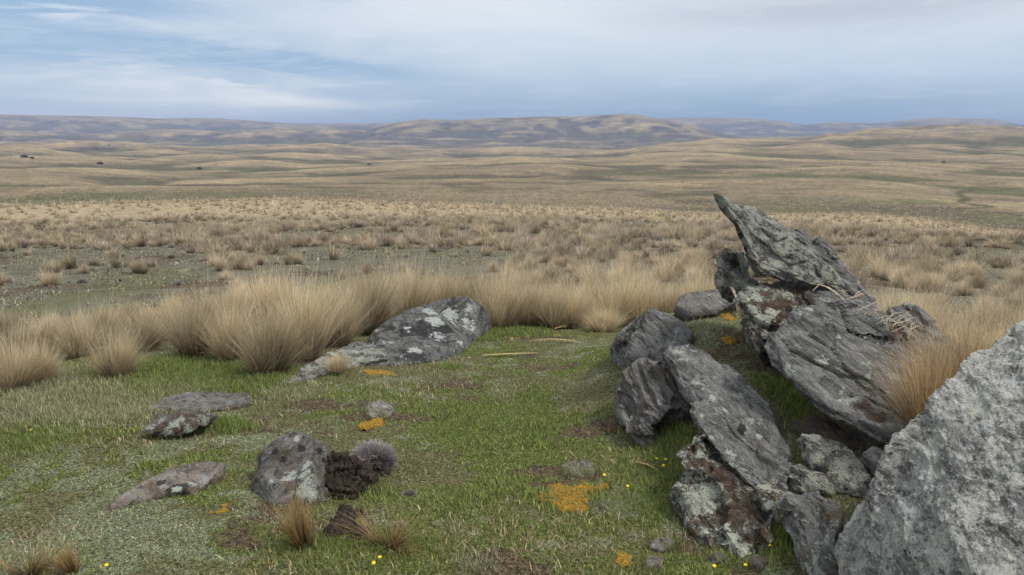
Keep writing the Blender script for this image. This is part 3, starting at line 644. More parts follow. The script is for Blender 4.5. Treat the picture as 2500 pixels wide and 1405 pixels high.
# the big boulder in the right foreground
rock('boulder', [
  dict(pts=[(2560,760,3.5),(2500,804,3.45),(2447,842,3.4),(2391,897,3.35),(2358,938,3.3),(2322,981,3.28),(2280,1004,3.25),(2264,1046,3.2),(2227,1087,3.2),(2192,1121,3.2),
            (2144,1166,3.15),(2122,1196,3.15),(2087,1248,3.1),(2060,1294,3.1),(2034,1338,3.1),(2040,1420,3.05),(2060,1560,2.95),(2500,1800,2.3),(3000,1800,2.1),(3150,1300,2.4),(3000,900,2.9),(2750,740,3.3)],
       out=0.22, inset=0.62, back=(0.5,0.9,-0.2), bscale=0.9)], MR['boulder'],
  'large pale boulder crusted with lichen filling the lower right corner', 'boulder', None, n=Vector((.45, -.35, .8)), vox=0.010, seed=83, amp=0.85, lay=0.22, gritk=2.6, white=[(2385,1330,12),(2420,1322,10),(2300,1360,14),(2200,1230,26),(2160,1260,22),(2330,1110,18),(2250,1160,24),(2400,1050,20),(2120,1330,24),(2290,1260,14),(2440,930,20)])
# left group
GL = 'rocks in the turf on the left'
rock('rock', [
  dict(pts=[(868,858,-.01),(905,812,8.15),(940,788,8.45),(975,761,8.75),(1030,742,8.95),(1078,730,9.05),(1150,727,9.15),(1170,742,9.12),(1186,752,9.1),(1184,790,9.0),(1180,826,-.01),(1140,852,-.01),(1098,876,-.01),(1030,886,-.01),(940,898,-.01),(885,890,-.01)],
       out=0.05, inset=0.86, back=(0.1,0.5,-0.35), bscale=0.97)], MR['spotted'],
  'big wedge-shaped rock with white lichen discs and black patches beside the tussocks', 'rock', GL, n=NB, vox=0.010, seed=90, amp=0.55, lay=.55, white=[(1098,756,17),(1075,776,16),(1105,778,12),(1144,778,15),(996,794,7),(1076,815,15),(1024,848,14),(1052,754,16),(1155,745,10),(905,832,6),(1130,830,9)], dark=[(1092,790,24),(1072,800,24),(1052,806,30),(1028,800,26),(1005,798,26),(1030,778,18),(1118,768,16),(960,790,14)])
rock('rock', [
  dict(pts=[(684,941,-.01),(716,916,-.05),(750,892,-.07),(800,868,-.10),(870,838,-.13),(940,850,-.12),(950,880,-.06),(880,892,-.02),(820,908,-.02),(750,932,-.02),(700,947,-.01)],
       out=0.02, inset=0.9, back=(0.1,0.3,-0.35), bscale=1.0)], MR['lich'],
  'narrow pale-crusted ledge running left down from the big spotted rock', 'rock', GL, n=NB, vox=0.011, seed=92, amp=0.6)
rock('rock', [
  dict(pts=[(361,998,-.03),(389,976,-.04),(446,960,-.045),(517,958,-.045),(560,962,-.04),(612,960,-.03),(612,985,-.02),(560,1000,-.02),(470,1008,-.02),(400,1006,-.02)],
       out=0.02, inset=0.9, back=(0.0,0.2,-0.3), bscale=1.0)], MR['left'],
  'low flat grey rock lying behind the small brown lichened rock', 'rock', GL, n=NB, vox=0.010, seed=94, amp=0.35, lay=.3)
rock('rock', [
  dict(pts=[(342,1057,-.06),(366,1033,-.10),(376,1014,-.13),(429,1009,-.14),(470,1012,-.14),(510,1020,-.12),(496,1042,-.08),(438,1068,-.04),(389,1067,-.04)],
       out=0.03, inset=0.85, back=(0.02,0.25,-0.05), bscale=0.85)], MR['leftl'],
  'small brown rock covered in pale lichen spots perched on the turf at left', 'rock', GL, n=NB, vox=0.008, seed=96, amp=0.6, white=[(429,1029,11),(464,1040,10),(354,1052,8),(394,1018,7),(500,1022,9),(424,1058,9),(411,1036,7),(446,1016,8)], brown=[(440,1045,20),(390,1045,16)])
rock('rock', [
  dict(pts=[(244,1250,-.01),(268,1228,-.02),(310,1204,-.025),(350,1180,-.035),(389,1161,-.04),(420,1144,-.045),(504,1130,-.05),(549,1134,-.06),(543,1153,-.045),(504,1180,-.035),(464,1198,-.03),(376,1218,-.02),(290,1240,-.01)],
       out=0.01, inset=0.92, back=(0.0,0.1,-0.3), bscale=1.0)], MR['rusty'],
  'long flat rock with rusty tail lying in the turf at lower left', 'rock', GL, n=NB, vox=0.008, seed=98, amp=0.4, lay=.5, white=[(431,1186,8),(473,1172,8)], dark=[(442,1182,18),(411,1194,12),(394,1172,9)])
rock('rock', [
  dict(pts=[(616,1194,-.02),(624,1160,-.06),(630,1113,-.13),(682,1070,4.8),(722,1053,4.8),(768,1070,4.8),(800,1092,4.75),(792,1140,4.6),(786,1190,-.08),(796,1228,-.01),(728,1228,-.01),(666,1234,-.01)],
       out=0.07, inset=0.70, back=(0.05,0.35,-0.3), bscale=1.0)], MR['left'],
  'upright peaked grey rock beside the dark peat clod and grey shrub', 'rock', GL, n=NB, vox=0.008, seed=100, amp=0.8, lay=.35, white=[(728,1064,8),(746,1128,11),(697,1162,11),(653,1170,9),(750,1163,15),(760,1190,16),(770,1205,12)], dark=[(664,1098,10),(688,1116,8),(735,1088,12),(716,1068,6),(790,1100,10)])
rock('stone', [
  dict(pts=[(888,1006,-.01),(903,985,-.03),(922,971,-.035),(948,982,-.03),(966,1003,-.02),(940,1020,-.02),(910,1020,-.02)], out=0.005, inset=0.8, back=(0,.1,-.12), bscale=1.0)], MR['stone'],
  'small pale stone half buried in the bare patch left of the green turf', 'stone', GL, n=NB, vox=0.007, seed=102, amp=0.5)
def flat_stone(u, v, wpx, hpx, label, mat='stone', seed=0, rise=0.012, group='small stones in the turf', nseg=9):
    c = gp(u, v); pts = []; rnd = random.Random(seed)
    for k in range(nseg):
        t = -2*math.pi*k/nseg; s = rnd.uniform(.78, 1.12)
        uu = u+math.cos(t)*wpx/2*s; vv = v+math.sin(t)*hpx/2*s; pts.append((uu, vv, -.014))
    rock('stone', [dict(pts=pts, out=rise, inset=0.78, back=(0, 0.02, -0.10), bscale=0.95)], MR[mat], label, 'stone', group, n=NB, vox=0.006, amp=0.35, seed=seed)
flat_stone(1416, 1143, 100, 44, 'flat pale stone flush with the green turf left of the outcrop', seed=3)
flat_stone(1625, 1330, 78, 40, 'flat angular pale stone near the bottom edge left of the dark block', seed=5)
flat_stone(1597, 1378, 50, 34, 'small rounded stone at the bottom edge, in front of the angular one', 'stone', seed=8, rise=.02)
flat_stone(1752, 1366, 50, 26, 'little grey stone under the tip of the dark block', 'left', seed=10, rise=.015)
flat_stone(1846, 1378, 48, 34, 'little lichened stone at the bottom edge, right of the dark block', 'leftl', seed=12, rise=.02)

# ---------------------------------------------------------------- grasses
def blades(n, rbase, length, spread, width, segs=4, lean=(0.0, 0.0), droop=0.35, seed=0, cbase=(0.10, 0.075, 0.03), ctip=(0.46, 0.35, 0.20), top=0.35, jit=0.25, grey=0.25):
    """a tuft of curved blades around the origin: verts, faces, colours"""
    g = np.random.default_rng(seed)
    th = g.uniform(0, 2*math.pi, n); rb = rbase*np.sqrt(g.uniform(0, 1, n)); L = length*g.uniform(0.55, 1.0, n)*(1+(g.random(n) < 0.06)*0.22)
    out = (rb/rbase)**0.8; ang = spread*out*g.uniform(0.45, 1.15, n)+g.normal(0, .12, n)
    nc = max(6, n//55); ci = g.integers(0, nc, n); cth = g.uniform(0, 2*math.pi, nc); crb = rbase*np.sqrt(g.uniform(0, 1, nc))
    th = cth[ci]+g.normal(0, .28, n); rb = np.clip(crb[ci]+g.normal(0, rbase*.22, n), .0, rbase*1.1); out = np.clip(rb/rbase, 0, 1.1)**0.8
    ang = spread*out*g.uniform(0.5, 1.15, n)+g.normal(0, .10, n)+g.normal(0, .13, nc)[ci]; L = L*np.clip(1+g.normal(0, .12, nc), .6, 1.25)[ci]
    stalk = g.random(n) < .07; L = np.where(stalk, L*1.30, L)
    th2 = th+g.normal(0, .40, n)+g.normal(0, .25, nc)[ci]
    dx = np.cos(th2)*np.sin(ang)+lean[0]*g.uniform(.5, 1.2, n); dy = np.sin(th2)*np.sin(ang)+lean[1]*g.uniform(.5, 1.2, n); dz = np.cos(ang)
    D = np.stack([dx, dy, dz], 1); D /= np.linalg.norm(D, axis=1)[:, None]
    pos = np.stack([rb*np.cos(th), rb*np.sin(th), np.full(n, -0.03)], 1)
    side = np.stack([-np.sin(th2+g.normal(0, .8, n)), np.cos(th2+g.normal(0, .8, n)), np.zeros(n)], 1); side /= np.linalg.norm(side, axis=1)[:, None]
    dr = droop*g.uniform(0.2, 1.4, n)*(0.3+out)
    wob = g.normal(0, .11, (n, 3))
    V = []; C = []; cb = np.array(cbase); ct = np.array(ctip)
    br = (1+g.normal(0, jit, n))*(1+g.normal(0, .16, nc))[ci]*np.where(stalk, 1.25, 1.0); gr = g.uniform(0, grey*2, n)
    p = pos.copy(); d = D.copy()
    for s in range(segs+1):
        t = s/segs; wd = width*(1-t**1.5)*0.5+0.0003
        V.append(p-side*wd); V.append(p+side*wd)
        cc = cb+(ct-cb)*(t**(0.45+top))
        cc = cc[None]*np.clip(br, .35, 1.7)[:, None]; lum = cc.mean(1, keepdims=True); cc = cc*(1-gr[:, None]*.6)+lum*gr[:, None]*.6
        C += [cc, cc]
        d = d+wob*0.5; d[:, 2] -= dr/segs*(0.5+t*1.6); hn = np.linalg.norm(d, axis=1)[:, None]; d = d/hn
        p = p+d*(L/segs)[:, None]
    V = np.stack(V, 1).reshape(-1, 3); C = np.stack(C, 1).reshape(-1, 3); k = 2*(segs+1)
    b0 = (np.arange(n)*k)[:, None, None]; F = np.array([[2*s, 2*s+1, 2*s+3, 2*s+2] for s in range(segs)])[None]
    return V, (b0+F).reshape(-1, 4), C
def tuft_mesh(name, mat=M_TUS, **k):
    V, F, C = blades(**k); return npmesh(name, V, F, mat, C)
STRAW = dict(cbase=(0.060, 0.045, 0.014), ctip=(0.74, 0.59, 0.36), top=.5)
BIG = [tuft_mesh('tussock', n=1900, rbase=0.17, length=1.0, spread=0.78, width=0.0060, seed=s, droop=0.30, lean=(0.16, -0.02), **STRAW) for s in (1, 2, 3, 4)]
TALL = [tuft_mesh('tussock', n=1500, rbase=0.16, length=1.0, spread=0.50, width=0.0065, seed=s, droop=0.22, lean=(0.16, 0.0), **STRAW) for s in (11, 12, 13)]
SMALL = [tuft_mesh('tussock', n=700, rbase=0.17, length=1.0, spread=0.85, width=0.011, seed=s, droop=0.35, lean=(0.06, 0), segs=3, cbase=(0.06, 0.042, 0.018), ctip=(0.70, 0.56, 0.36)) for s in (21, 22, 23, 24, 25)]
NIND = [0]
GT = 'tussocks'
def tussock(mesh, x, y, h, label, wscale=1.0, rz=None, group='straw tussocks', z=None, cat='tussock'):
    o = bpy.data.objects.new('tussock', mesh); o.location = (x, y, gz(x, y)-0.01 if z is None else z)
    o.scale = (h*wscale, h*wscale, h); o.rotation_euler = (0, 0, (random.uniform(-.5, .5) if rz is None else rz))
    link(o); tag(o, label, cat, group); NIND[0] += 1; return o
def hero(u, d, h, wsc=1.0, kind=0, lab=None, k=0, rz=None):
    x = ray(u, 800).x*d
    lib = (BIG, TALL)[kind]; return tussock(lib[k % len(lib)], x, d, h, lab, wsc, rz, 'tussocks in the row behind the turf')
FR = [ # u, distance, height, width, kind, label
 (650,7.1,.78,.80,0,'largest rounded tussock with dark olive heart, at the turf edge left of the spotted rock'),
 (272,7.05,.56,.75,0,'narrow fan-shaped straw tussock standing forward on the green turf at left'),
 (20,6.7,.55,.9,0,'pale tussock cut by the left edge of the photo, nearest in the row'),
 (90,6.95,.48,.8,0,'short pale tussock just in from the left edge'),
 (560,7.7,.66,.78,0,'broad tussock directly left of the largest rounded tussock'),
 (470,7.9,.68,.75,0,'broad pale tussock with drooping left side, leftmost of the dense clump'),
 (745,7.7,.86,.8,1,'tall upright tussock right behind the largest rounded one'),
 (820,8.3,.76,.9,1,'upright tussock behind the narrow ledge rock'),
 (900,9.2,.78,.9,1,'upright tussock behind the left tip of the spotted rock'),
 (345,8.3,.52,1.0,0,'leaning tussock between the fan-shaped tussock and the dense clump'),
 (190,8.0,.50,1.0,0,'wide pale tussock behind the fan-shaped one'),
 (250,8.8,.58,.9,0,'tall thin-topped tussock in the second row at left'),
 (110,8.2,.55,.9,0,'loose tussock in the second row near the left edge'),
 (30,8.0,.50,1.0,0,'tall tussock in the second row at the left edge'),
 (420,9.0,.50,.9,0,'tussock filling the gap left of the dense clump'),
 (1220,9.6,.80,.95,1,'tall brown-bellied tussock at the right end of the spotted rock'),
 (1160,10.0,.84,.9,1,'tallest tussock peeping over the right end of the spotted rock'),
 (1080,10.0,.82,.9,1,'upright tussock behind the middle of the spotted rock'),
 (1000,9.9,.80,.9,1,'upright tussock behind the upper left slope of the spotted rock'),
 (1290,9.8,.68,.9,1,'tussock behind the far turf edge, right of the brown-bellied one'),
 (1350,9.7,.62,.85,0,'loose tussock above the lying straw leaves'),
 (1405,9.8,.64,.85,1,'upright tussock at the middle of the far turf edge'),
 (1470,9.35,.34,1.5,0,'low spreading dark-hearted tussock on the far edge of the turf'),
 (1500,9.9,.74,1.0,1,'tall tussock right behind the low dark-hearted one'),
 (1570,9.9,.68,.95,1,'tussock left of the speckled grey rock'),
 (1640,9.9,.66,.95,1,'tussock rising behind the speckled grey rock'),
 (1700,9.8,.64,.9,1,'tussock between the speckled grey rock and the knobbly rock'),
 (1760,9.6,.60,.8,1,'tussock touching the left side of the knobbly rock'),
 (2160,7.9,.68,.9,0,'tussock directly right of the thin leaning slab'),
 (2230,7.6,.64,.9,0,'tussock behind the heap of dead leaves'),
 (2300,7.5,.62,.9,0,'bright straw tussock behind the rounded slab'),
 (2370,7.2,.60,.9,0,'straw tussock behind the rusty tussock'),
 (2440,7.0,.58,.9,0,'straw tussock above the shoulder of the large boulder'),
 (2510,6.9,.60,.9,0,'straw tussock at the right edge above the large boulder')]
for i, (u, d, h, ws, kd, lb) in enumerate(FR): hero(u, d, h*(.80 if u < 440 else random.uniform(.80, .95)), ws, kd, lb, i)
ORD = ['first','second','third','fourth','fifth','sixth','seventh','eighth','ninth','tenth','eleventh','twelfth','thirteenth','fourteenth','fifteenth','sixteenth','seventeenth',
       'eighteenth','nineteenth','twentieth','twenty-first','twenty-second','twenty-third','twenty-fourth','twenty-fifth','twenty-sixth','twenty-seventh','twenty-eighth','twenty-ninth']
# second rank, seen only as tops between the first
for i, u in enumerate(list(range(120, 1760, 62))):
    hero(u+random.uniform(-20, 20), random.uniform(10.6, 12.0), random.uniform(.50, .76)*(.60 if u < 420 else 1), .9, i % 2,
         'straw tussock in the second rank behind the front row, %s from the left' % ORD[i], i)
for i, u in enumerate(range(2080, 2620, 75)):
    hero(u+random.uniform(-20, 20), random.uniform(8.6, 10.5), random.uniform(.5, .64), .9, 0,
         'straw tussock in the loose rank behind the outcrop at right, %s from the left' % ORD[i], i)
# rusty tussock between slab and boulder, and the small brown ones in the foreground
rust = tuft_mesh('tussock', n=1300, rbase=0.13, length=1.0, spread=0.55, width=0.0045, seed=40, droop=0.22, lean=(-0.12, 0.0), cbase=(0.05, 0.030, 0.010), ctip=(0.56, 0.38, 0.18), top=.7, jit=.35, segs=5)
p = P(2268, 1085, 4.25); tussock(rust, p.x, p.y, .56, 'rusty brown tussock bursting out between the broad slab and the large boulder', .80, 0, None, z=p.z)
p = P(2350, 1010, 4.5); tussock(rust, p.x, p.y, .52, 'second rusty tussock behind the top of the large boulder', 1.0, .8, None, z=p.z)
brown = tuft_mesh('tussock', n=300, rbase=0.11, length=1.0, spread=0.60, width=0.013, seed=41, droop=0.35, lean=(-.1, 0), cbase=(0.04, 0.026, 0.010), ctip=(0.46, 0.30, 0.12), top=.6, grey=.1)
brown2 = tuft_mesh('tussock', n=300, rbase=0.11, length=1.0, spread=1.0, width=0.013, seed=42, droop=0.45, cbase=(0.04, 0.026, 0.010), ctip=(0.48, 0.33, 0.15), top=.6, grey=.1)
for (u, v, hp, m_, ws, lb) in [(745,1338,165,brown,.8,'small dark brown tuft, left of the pair in the lower left turf'),
        (950,1335,140,brown2,1.0,'small spreading brown tuft, right of the pair in the lower left turf'),
        (70,1408,120,brown2,1.1,'straw tuft in the bottom left corner'), (180,1425,90,brown,1.0,'small straw tuft cut by the bottom edge at left'),
        (822,912,52,BIG[0],1.2,'little straw tuft growing on the narrow pale ledge')]:
    g_ = gp(u, min(v, 1404)); tussock(m_, g_.x, g_.y, hp*pxm(g_.y)*1.08, lb, ws, None, None)

# scattered tussocks on the plain, the nearest as individuals
pts = []
K = 17000; rr_ = np.sqrt(rng.uniform(11.5**2, 75**2, K)); aa = rng.uniform(R(-36), R(36), K)
xs = rr_*np.sin(aa); ys = rr_*np.cos(aa)
den = 0.24+0.95*fb2(xs, ys, 9, 3, 301)+0.45*fb2(xs, ys, 2.5, 2, 302)+0.35*sst(rr_, 25, 60)
bare = sst(rr_, 14, 17)*(1-sst(rr_, 21, 27))*(1-sst(xs, -3.5, 2.5)); den = den*(1-.88*bare)*(1-.6*(rr_ < 14)*(xs < 2))
keep = rng.uniform(0, 1, K) < np.clip(den, 0.02, .95)*.55
xs, ys, rr_ = xs[keep], ys[keep], rr_[keep]; o_ = np.argsort(rr_); xs, ys, rr_ = xs[o_], ys[o_], rr_[o_]
zs = zf(xs, ys); inview = (abs(np.arctan2(xs, ys)) < R(31))
left = 292-NIND[0]; ind = np.zeros(len(xs), bool); iv = np.where(inview)[0][:left]; ind[iv] = True
for k in iv:
    uk = 1250+FPX*xs[k]/ys[k]; hk = rng.uniform(.26, .60)*(1.15 if rng.random() < .2 else .95); wk = rng.uniform(.8, 1.25)
    place = next(t for lim, t in ((160,'near the left edge'),(330,'above the fan-shaped tussock'),(520,'above the left end of the dense clump'),(720,'above the largest rounded tussock'),(900,'above the upright tussocks'),
        (1080,'above the left of the spotted rock'),(1250,'above the right of the spotted rock'),(1450,'above the far turf edge'),(1620,'left of the speckled grey rock'),(1800,'left of the pointed slab'),
        (1950,'beyond the pointed slab'),(2120,'beyond the thin slab'),(2300,'beyond the dead leaf heap'),(9999,'near the right edge')) if uk < lim)
    size = 'low' if hk < .38 else ('middling' if hk < .50 else 'tall'); wid = 'narrow' if wk < .93 else ('round' if wk < 1.1 else 'broad')
    lab = '%s %s tussock %s, %s' % (size, wid, 'close by' if rr_[k] < 17 else ('farther off' if rr_[k] < 22 else 'well out'), place)
    tussock(SMALL[k % 5], xs[k], ys[k], hk, lab, wk, rng.uniform(0, 6.3),
            'scattered tussocks on the plain', z=zs[k]-.01)
def bake(xs, ys, zs, hs, proto, name, kindlabel):
    Vs = []; Fs = []; Cs = []; off = 0
    for k in range(len(xs)):
        V, F, C = proto[k % len(proto)]; t = rng.uniform(0, 6.28); c_, s_ = math.cos(t), math.sin(t); h = hs[k]; ws = h*rng.uniform(.85, 1.4)
        W = np.empty_like(V); W[:, 0] = (V[:, 0]*c_-V[:, 1]*s_)*ws+xs[k]; W[:, 1] = (V[:, 0]*s_+V[:, 1]*c_)*ws+ys[k]; W[:, 2] = V[:, 2]*h+zs[k]
        Vs.append(W); Fs.append(F+off); off += len(V); Cs.append(C*rng.uniform(.60, 1.2)*np.array([1, rng.uniform(.96, 1.02), rng.uniform(.88, 1.12)]))
    o = link(bpy.data.objects.new(name, npmesh(name, np.concatenate(Vs), np.concatenate(Fs), M_TUS, np.concatenate(Cs))))
    tag(o, kindlabel, 'grass', None, 'stuff')
LOD1 = [blades(n=150, rbase=0.18, length=1.0, spread=0.9, width=0.030, segs=2, seed=s, droop=.35, cbase=(0.12, 0.09, 0.048), ctip=(0.70, 0.565, 0.37)) for s in range(60, 68)]
LOD2 = [blades(n=26, rbase=0.2, length=1.0, spread=1.1, width=0.13, segs=1, seed=s, droop=.35, cbase=(0.30, 0.24, 0.15), ctip=(0.60, 0.49, 0.32)) for s in range(70, 80)]
mk = ~ind
bake(xs[mk], ys[mk], zs[mk]-.01, (.20+.5*rng.random(mk.sum())**1.8), LOD1, 'far_tussocks', 'straw tussocks covering the plain towards the crest')
K = 30000; rr2 = np.sqrt(rng.uniform(75**2, 330**2, K)); aa = rng.uniform(R(-34), R(34), K); x2 = rr2*np.sin(aa); y2 = rr2*np.cos(aa)
kp = rng.uniform(0, 1, K) < np.where(rr2 < 150, np.clip(.8+.5*fb2(x2, y2, 30, 3, 311), .3, 1), np.clip(.25+.5*fb2(x2, y2, 30, 3, 311), .02, .6)); x2, y2 = x2[kp], y2[kp]
bake(x2, y2, zf(x2, y2)-.02, rng.uniform(.35, .65, len(x2)), LOD2, 'distant_tussocks', 'distant straw tussocks speckling the crest and the slopes beyond')

# low dead herbs and litter on the bare plain
K = 90000; r3 = np.exp(rng.uniform(math.log(10.5), math.log(60), K)); a3 = rng.uniform(R(-34), R(34), K); x3 = r3*np.sin(a3); y3 = r3*np.cos(a3)
kp = rng.random(K) < sst(fb2(x3, y3, 1.4, 4, 321, .6)+.12, -.1, .35); x3, y3, r3 = x3[kp], y3[kp], r3[kp]
kd = rng.random(len(x3)); c3 = np.where((kd < .45)[:, None], np.array([.30, .25, .17]), np.where((kd < .75)[:, None], np.array([.09, .065, .05]), np.array([.17, .18, .11])))
c3 = np.clip(c3*np.exp(rng.normal(0, .3, (len(x3), 1))), .01, .9)
LITTER = (x3, y3, r3, c3)
# ---------------------------------------------------------------- turf of the knoll: short grass, silvery leaves, dead stalks
def cover(name, x, y, L, wd, lean, colr, label, segs=1, up=1.0):
    n = len(x); z = zf(x, y); th = rng.uniform(0, 2*math.pi, n)
    dx = np.cos(th)*lean; dy = np.sin(th)*lean; s = np.stack([-np.sin(th+rng.normal(0, .6, n)), np.cos(th+rng.normal(0, .6, n)), np.zeros(n)], 1)
    b = np.stack([x, y, z-.004], 1); D = np.stack([dx, dy, np.full(n, up)], 1); D /= np.linalg.norm(D, axis=1)[:, None]
    m = b+D*(L*.55)[:, None]; D2 = D*np.array([1.3, 1.3, .75]); D2 /= np.linalg.norm(D2, axis=1)[:, None]; t = m+D2*(L*.45)[:, None]
    w_ = (wd*.5)[:, None]
    V = np.stack([b-s*w_*.8, b+s*w_*.8, m+s*w_, m-s*w_, t-s*w_*.12, t+s*w_*.12], 1).reshape(-1, 3)
    o = (np.arange(n)*6)[:, None, None]; F = (o+np.array([[0, 1, 2, 3], [3, 2, 5, 4]])[None]).reshape(-1, 4)
    C = np.repeat(colr, 6, 0)
    ob = link(bpy.data.objects.new(name, npmesh(name, V, F, M_COVER, C))); tag(ob, label, 'grass', None, 'stuff')
cover('low_herbs', LITTER[0], LITTER[1], rng.uniform(.03, .11, len(x3)), .006+.0008*LITTER[2], rng.uniform(.5, 2.5, len(x3)), LITTER[3], 'low dead herbs and litter on the open plain')
def scatter(K, r0, r1, az=33):
    # density falls with distance
    r = np.exp(rng.uniform(math.log(r0), math.log(r1), K)); a = rng.uniform(R(-az), R(az), K); return r*np.sin(a), r*np.cos(a), r
x, y, r = scatter(520000, 2.9, 11.5); g, s, b = masks(x, y)
kp = rng.random(len(x)) < np.clip(g*.85+.12, 0, 1)*(1-.85*b); x, y, r, gg = x[kp], y[kp], r[kp], g[kp]
tall = sst(fb2(x, y, .5, 3, 401), 0.0, .6)
cc = np.array([0.172, 0.215, 0.060])[None]*np.exp(rng.normal(0, .30, (len(x), 1)))*(1+rng.normal(0, .10, (len(x), 3)))
yel = (rng.random(len(x)) < .22)[:, None]; cc = np.where(yel, np.array([0.24, 0.21, 0.085])*np.exp(rng.normal(0, .25, (len(x), 1))), cc)
cover('grass', x, y, (.006+.014*rng.random(len(x)))*(1+1.2*tall), .0024+.00045*r, rng.uniform(.1, 1.1, len(x)), np.clip(cc, .01, .9), 'short green grass growing over the knoll')
x, y, r = scatter(420000, 2.9, 11.0); g, s, b = masks(x, y)
kp = rng.random(len(x)) < np.clip(s*.95+.10-.4*g, .03, 1)*(1-.7*b); x, y, r = x[kp], y[kp], r[kp]
cc = np.array([0.255, 0.285, 0.190])[None]*np.exp(rng.normal(0, .24, (len(x), 1)))*(1+rng.normal(0, .06, (len(x), 3)))
cover('silver_mat_herb', x, y, .010+.012*rng.random(len(x)), 0.0036+.0005*r, rng.uniform(1.0, 3.5, len(x)), np.clip(cc, .01, .9), 'silvery green mat of tiny leaves between the rocks')
x, y, r = scatter(90000, 2.9, 11.5); g, s, b = masks(x, y)
d1 = sst(fb2(x, y, .8, 4, 405), -.1, .5); kp = rng.random(len(x)) < d1*.8+.05; x, y, r = x[kp], y[kp], r[kp]
cc = np.array([0.30, 0.24, 0.15])[None]*np.exp(rng.normal(0, .35, (len(x), 1)))*(1+rng.normal(0, .05, (len(x), 3)))
cover('dry_grass', x, y, .02+.035*rng.random(len(x)), .0020+.0004*r, rng.uniform(.2, 2.0, len(x)), np.clip(cc, .01, .9), 'thin dry stalks through the turf')
# taller grass patches
LG = [(470,930,.55,.10,0),(360,900,.4,.11,0),(560,1050,.16,.09,0),(600,940,.4,.08,0),(1240,815,.35,.10,0),(1100,900,.10,.07,0),(870,1200,.16,.08,0),(1650,1080,.20,.08,0),(1600,1240,.22,.06,0),(1900,1340,.16,.10,0),
      (1880,1320,.10,.10,0),(780,1360,.25,.06,0),(1000,1340,.2,.06,0),(1930,960,.16,.09,0),(1960,1010,.12,.08,0),(2150,1150,.10,.07,0),(420,960,.5,.09,1),(250,1010,.5,.075,1),(60,1000,.6,.09,1),(150,960,.5,.11,1),(340,1010,.3,.07,1),(700,960,.3,.07,1),
      (1170,830,.25,.08,0),(1620,1170,.3,.07,0),(850,1330,.15,.07,0),(60,1080,.4,.07,0),(1160,1385,.12,.06,1),(520,1040,.12,.08,0),(1100,1240,.15,.05,0)]
X = []; Y_ = []; L_ = []; Cc = []
for (u, v, rad, hh, kd) in LG:
    c_ = gp(u, v); n = int(36000*rad*rad*(1 if kd == 0 else .5))+300
    px_ = c_.x+rng.normal(0, rad*.5, n); py_ = c_.y+rng.normal(0, rad*.5, n); X.append(px_); Y_.append(py_); L_.append(hh*.72*rng.uniform(.45, 1.0, n))
    base = np.array([0.165, 0.200, 0.058]) if kd == 0 else np.array([0.27, 0.26, 0.15])
    Cc.append(np.clip(base[None]*np.exp(rng.normal(0, .3, (n, 1)))*(1+rng.normal(0, .08, (n, 3))), .01, .9))
for ft in FOOT:
    k_ = rng.integers(0, len(ft), 700); px_ = ft[k_]+rng.normal(0, .022, (700, 2)); keep_ = fb2(px_[:, 0], px_[:, 1], .15, 2, 444) > -.15; px_ = px_[keep_]; n = len(px_)
    X.append(px_[:, 0]); Y_.append(px_[:, 1]); L_.append(rng.uniform(.015, .055, n)); dry = (rng.random(n) < .35)[:, None]
    Cc.append(np.clip(np.where(dry, np.array([[.26, .22, .13]]), np.array([[0.155, 0.195, 0.055]]))*np.exp(rng.normal(0, .3, (n, 1))), .01, .9))
X = np.concatenate(X); Y_ = np.concatenate(Y_); L_ = np.concatenate(L_); Cc = np.concatenate(Cc)
cover('long_grass', X, Y_, L_, .0018+.0003*Y_, rng.uniform(.1, .9, len(X)), Cc, 'longer grass growing in patches round the rocks and below the tussocks')

# ---------------------------------------------------------------- moss cushions
def cushion(u, v, wpx, hpx, hgt, mat, name, label, cat, group=None, seed=0, thr=-.22, hole=1.5, d=None):
    c_ = gp(u, v) if d is None else P(u, v, d); t = gp(u, v-hpx/2); b_ = gp(u, min(v+hpx/2, 1404))
    rx = wpx*pxm(c_.y)/2; ry = max((t.y-b_.y)/2, .03) if d is None else rx*.8
    n = 90; gx_, gy_ = np.meshgrid(np.linspace(-1.2, 1.2, n), np.linspace(-1.2, 1.2, n), indexing='ij'); gx_ = gx_.ravel(); gy_ = gy_.ravel()
    X = c_.x+gx_*rx; Y2 = c_.y+gy_*ry; rad = np.hypot(gx_, gy_)
    f = 1-rad**2+hole*fb2(X+seed, Y2, .13, 4, 500+seed, .6)*1.3+thr
    bump = fb2(X, Y2, .035, 3, 510)*.35+fb2(X, Y2, .012, 2, 520)*.15
    h = hgt*(np.sqrt(np.clip(f, 0, 1))+bump*np.clip(f*2, 0, 1))-.012*(f < 0)
    z = (zf(X, Y2) if d is None else np.full(len(X), c_.z))+h
    i = np.arange(n-1)[:, None]*n+np.arange(n-1)[None]; F = np.stack([i, i+n, i+n+1, i+1], -1).reshape(-1, 4)
    ok = (f[F] > -.08).all(1); F = F[ok]; used = np.unique(F); mp_ = -np.ones(len(X), int); mp_[used] = np.arange(len(used))
    V = np.stack([X, Y2, z], 1)[used]-np.array(c_)
    o = bpy.data.objects.new(name, npmesh(name, V, mp_[F], mat, None, True)); o.location = c_; link(o); tag(o, label, cat, group); return o
GM = 'orange moss cushions'
cushion(1398,1208,165,74,.020,M_MOSS,'moss_cushion','largest orange moss patch, in the green turf at lower centre','moss',GM,1)
cushion(908,1040,62,26,.022,M_MOSS,'moss_cushion','small bright orange moss patch below the pale half-buried stone','moss',GM,2)
cushion(546,1243,60,26,.016,M_MOSS,'moss_cushion','small orange moss patch left of the peaked rock, in silvery turf','moss',GM,3)
cushion(925,912,90,20,.010,M_MOSS,'moss_cushion','thin faded orange moss streak in front of the spotted rock','moss',GM,4,hole=1.3)
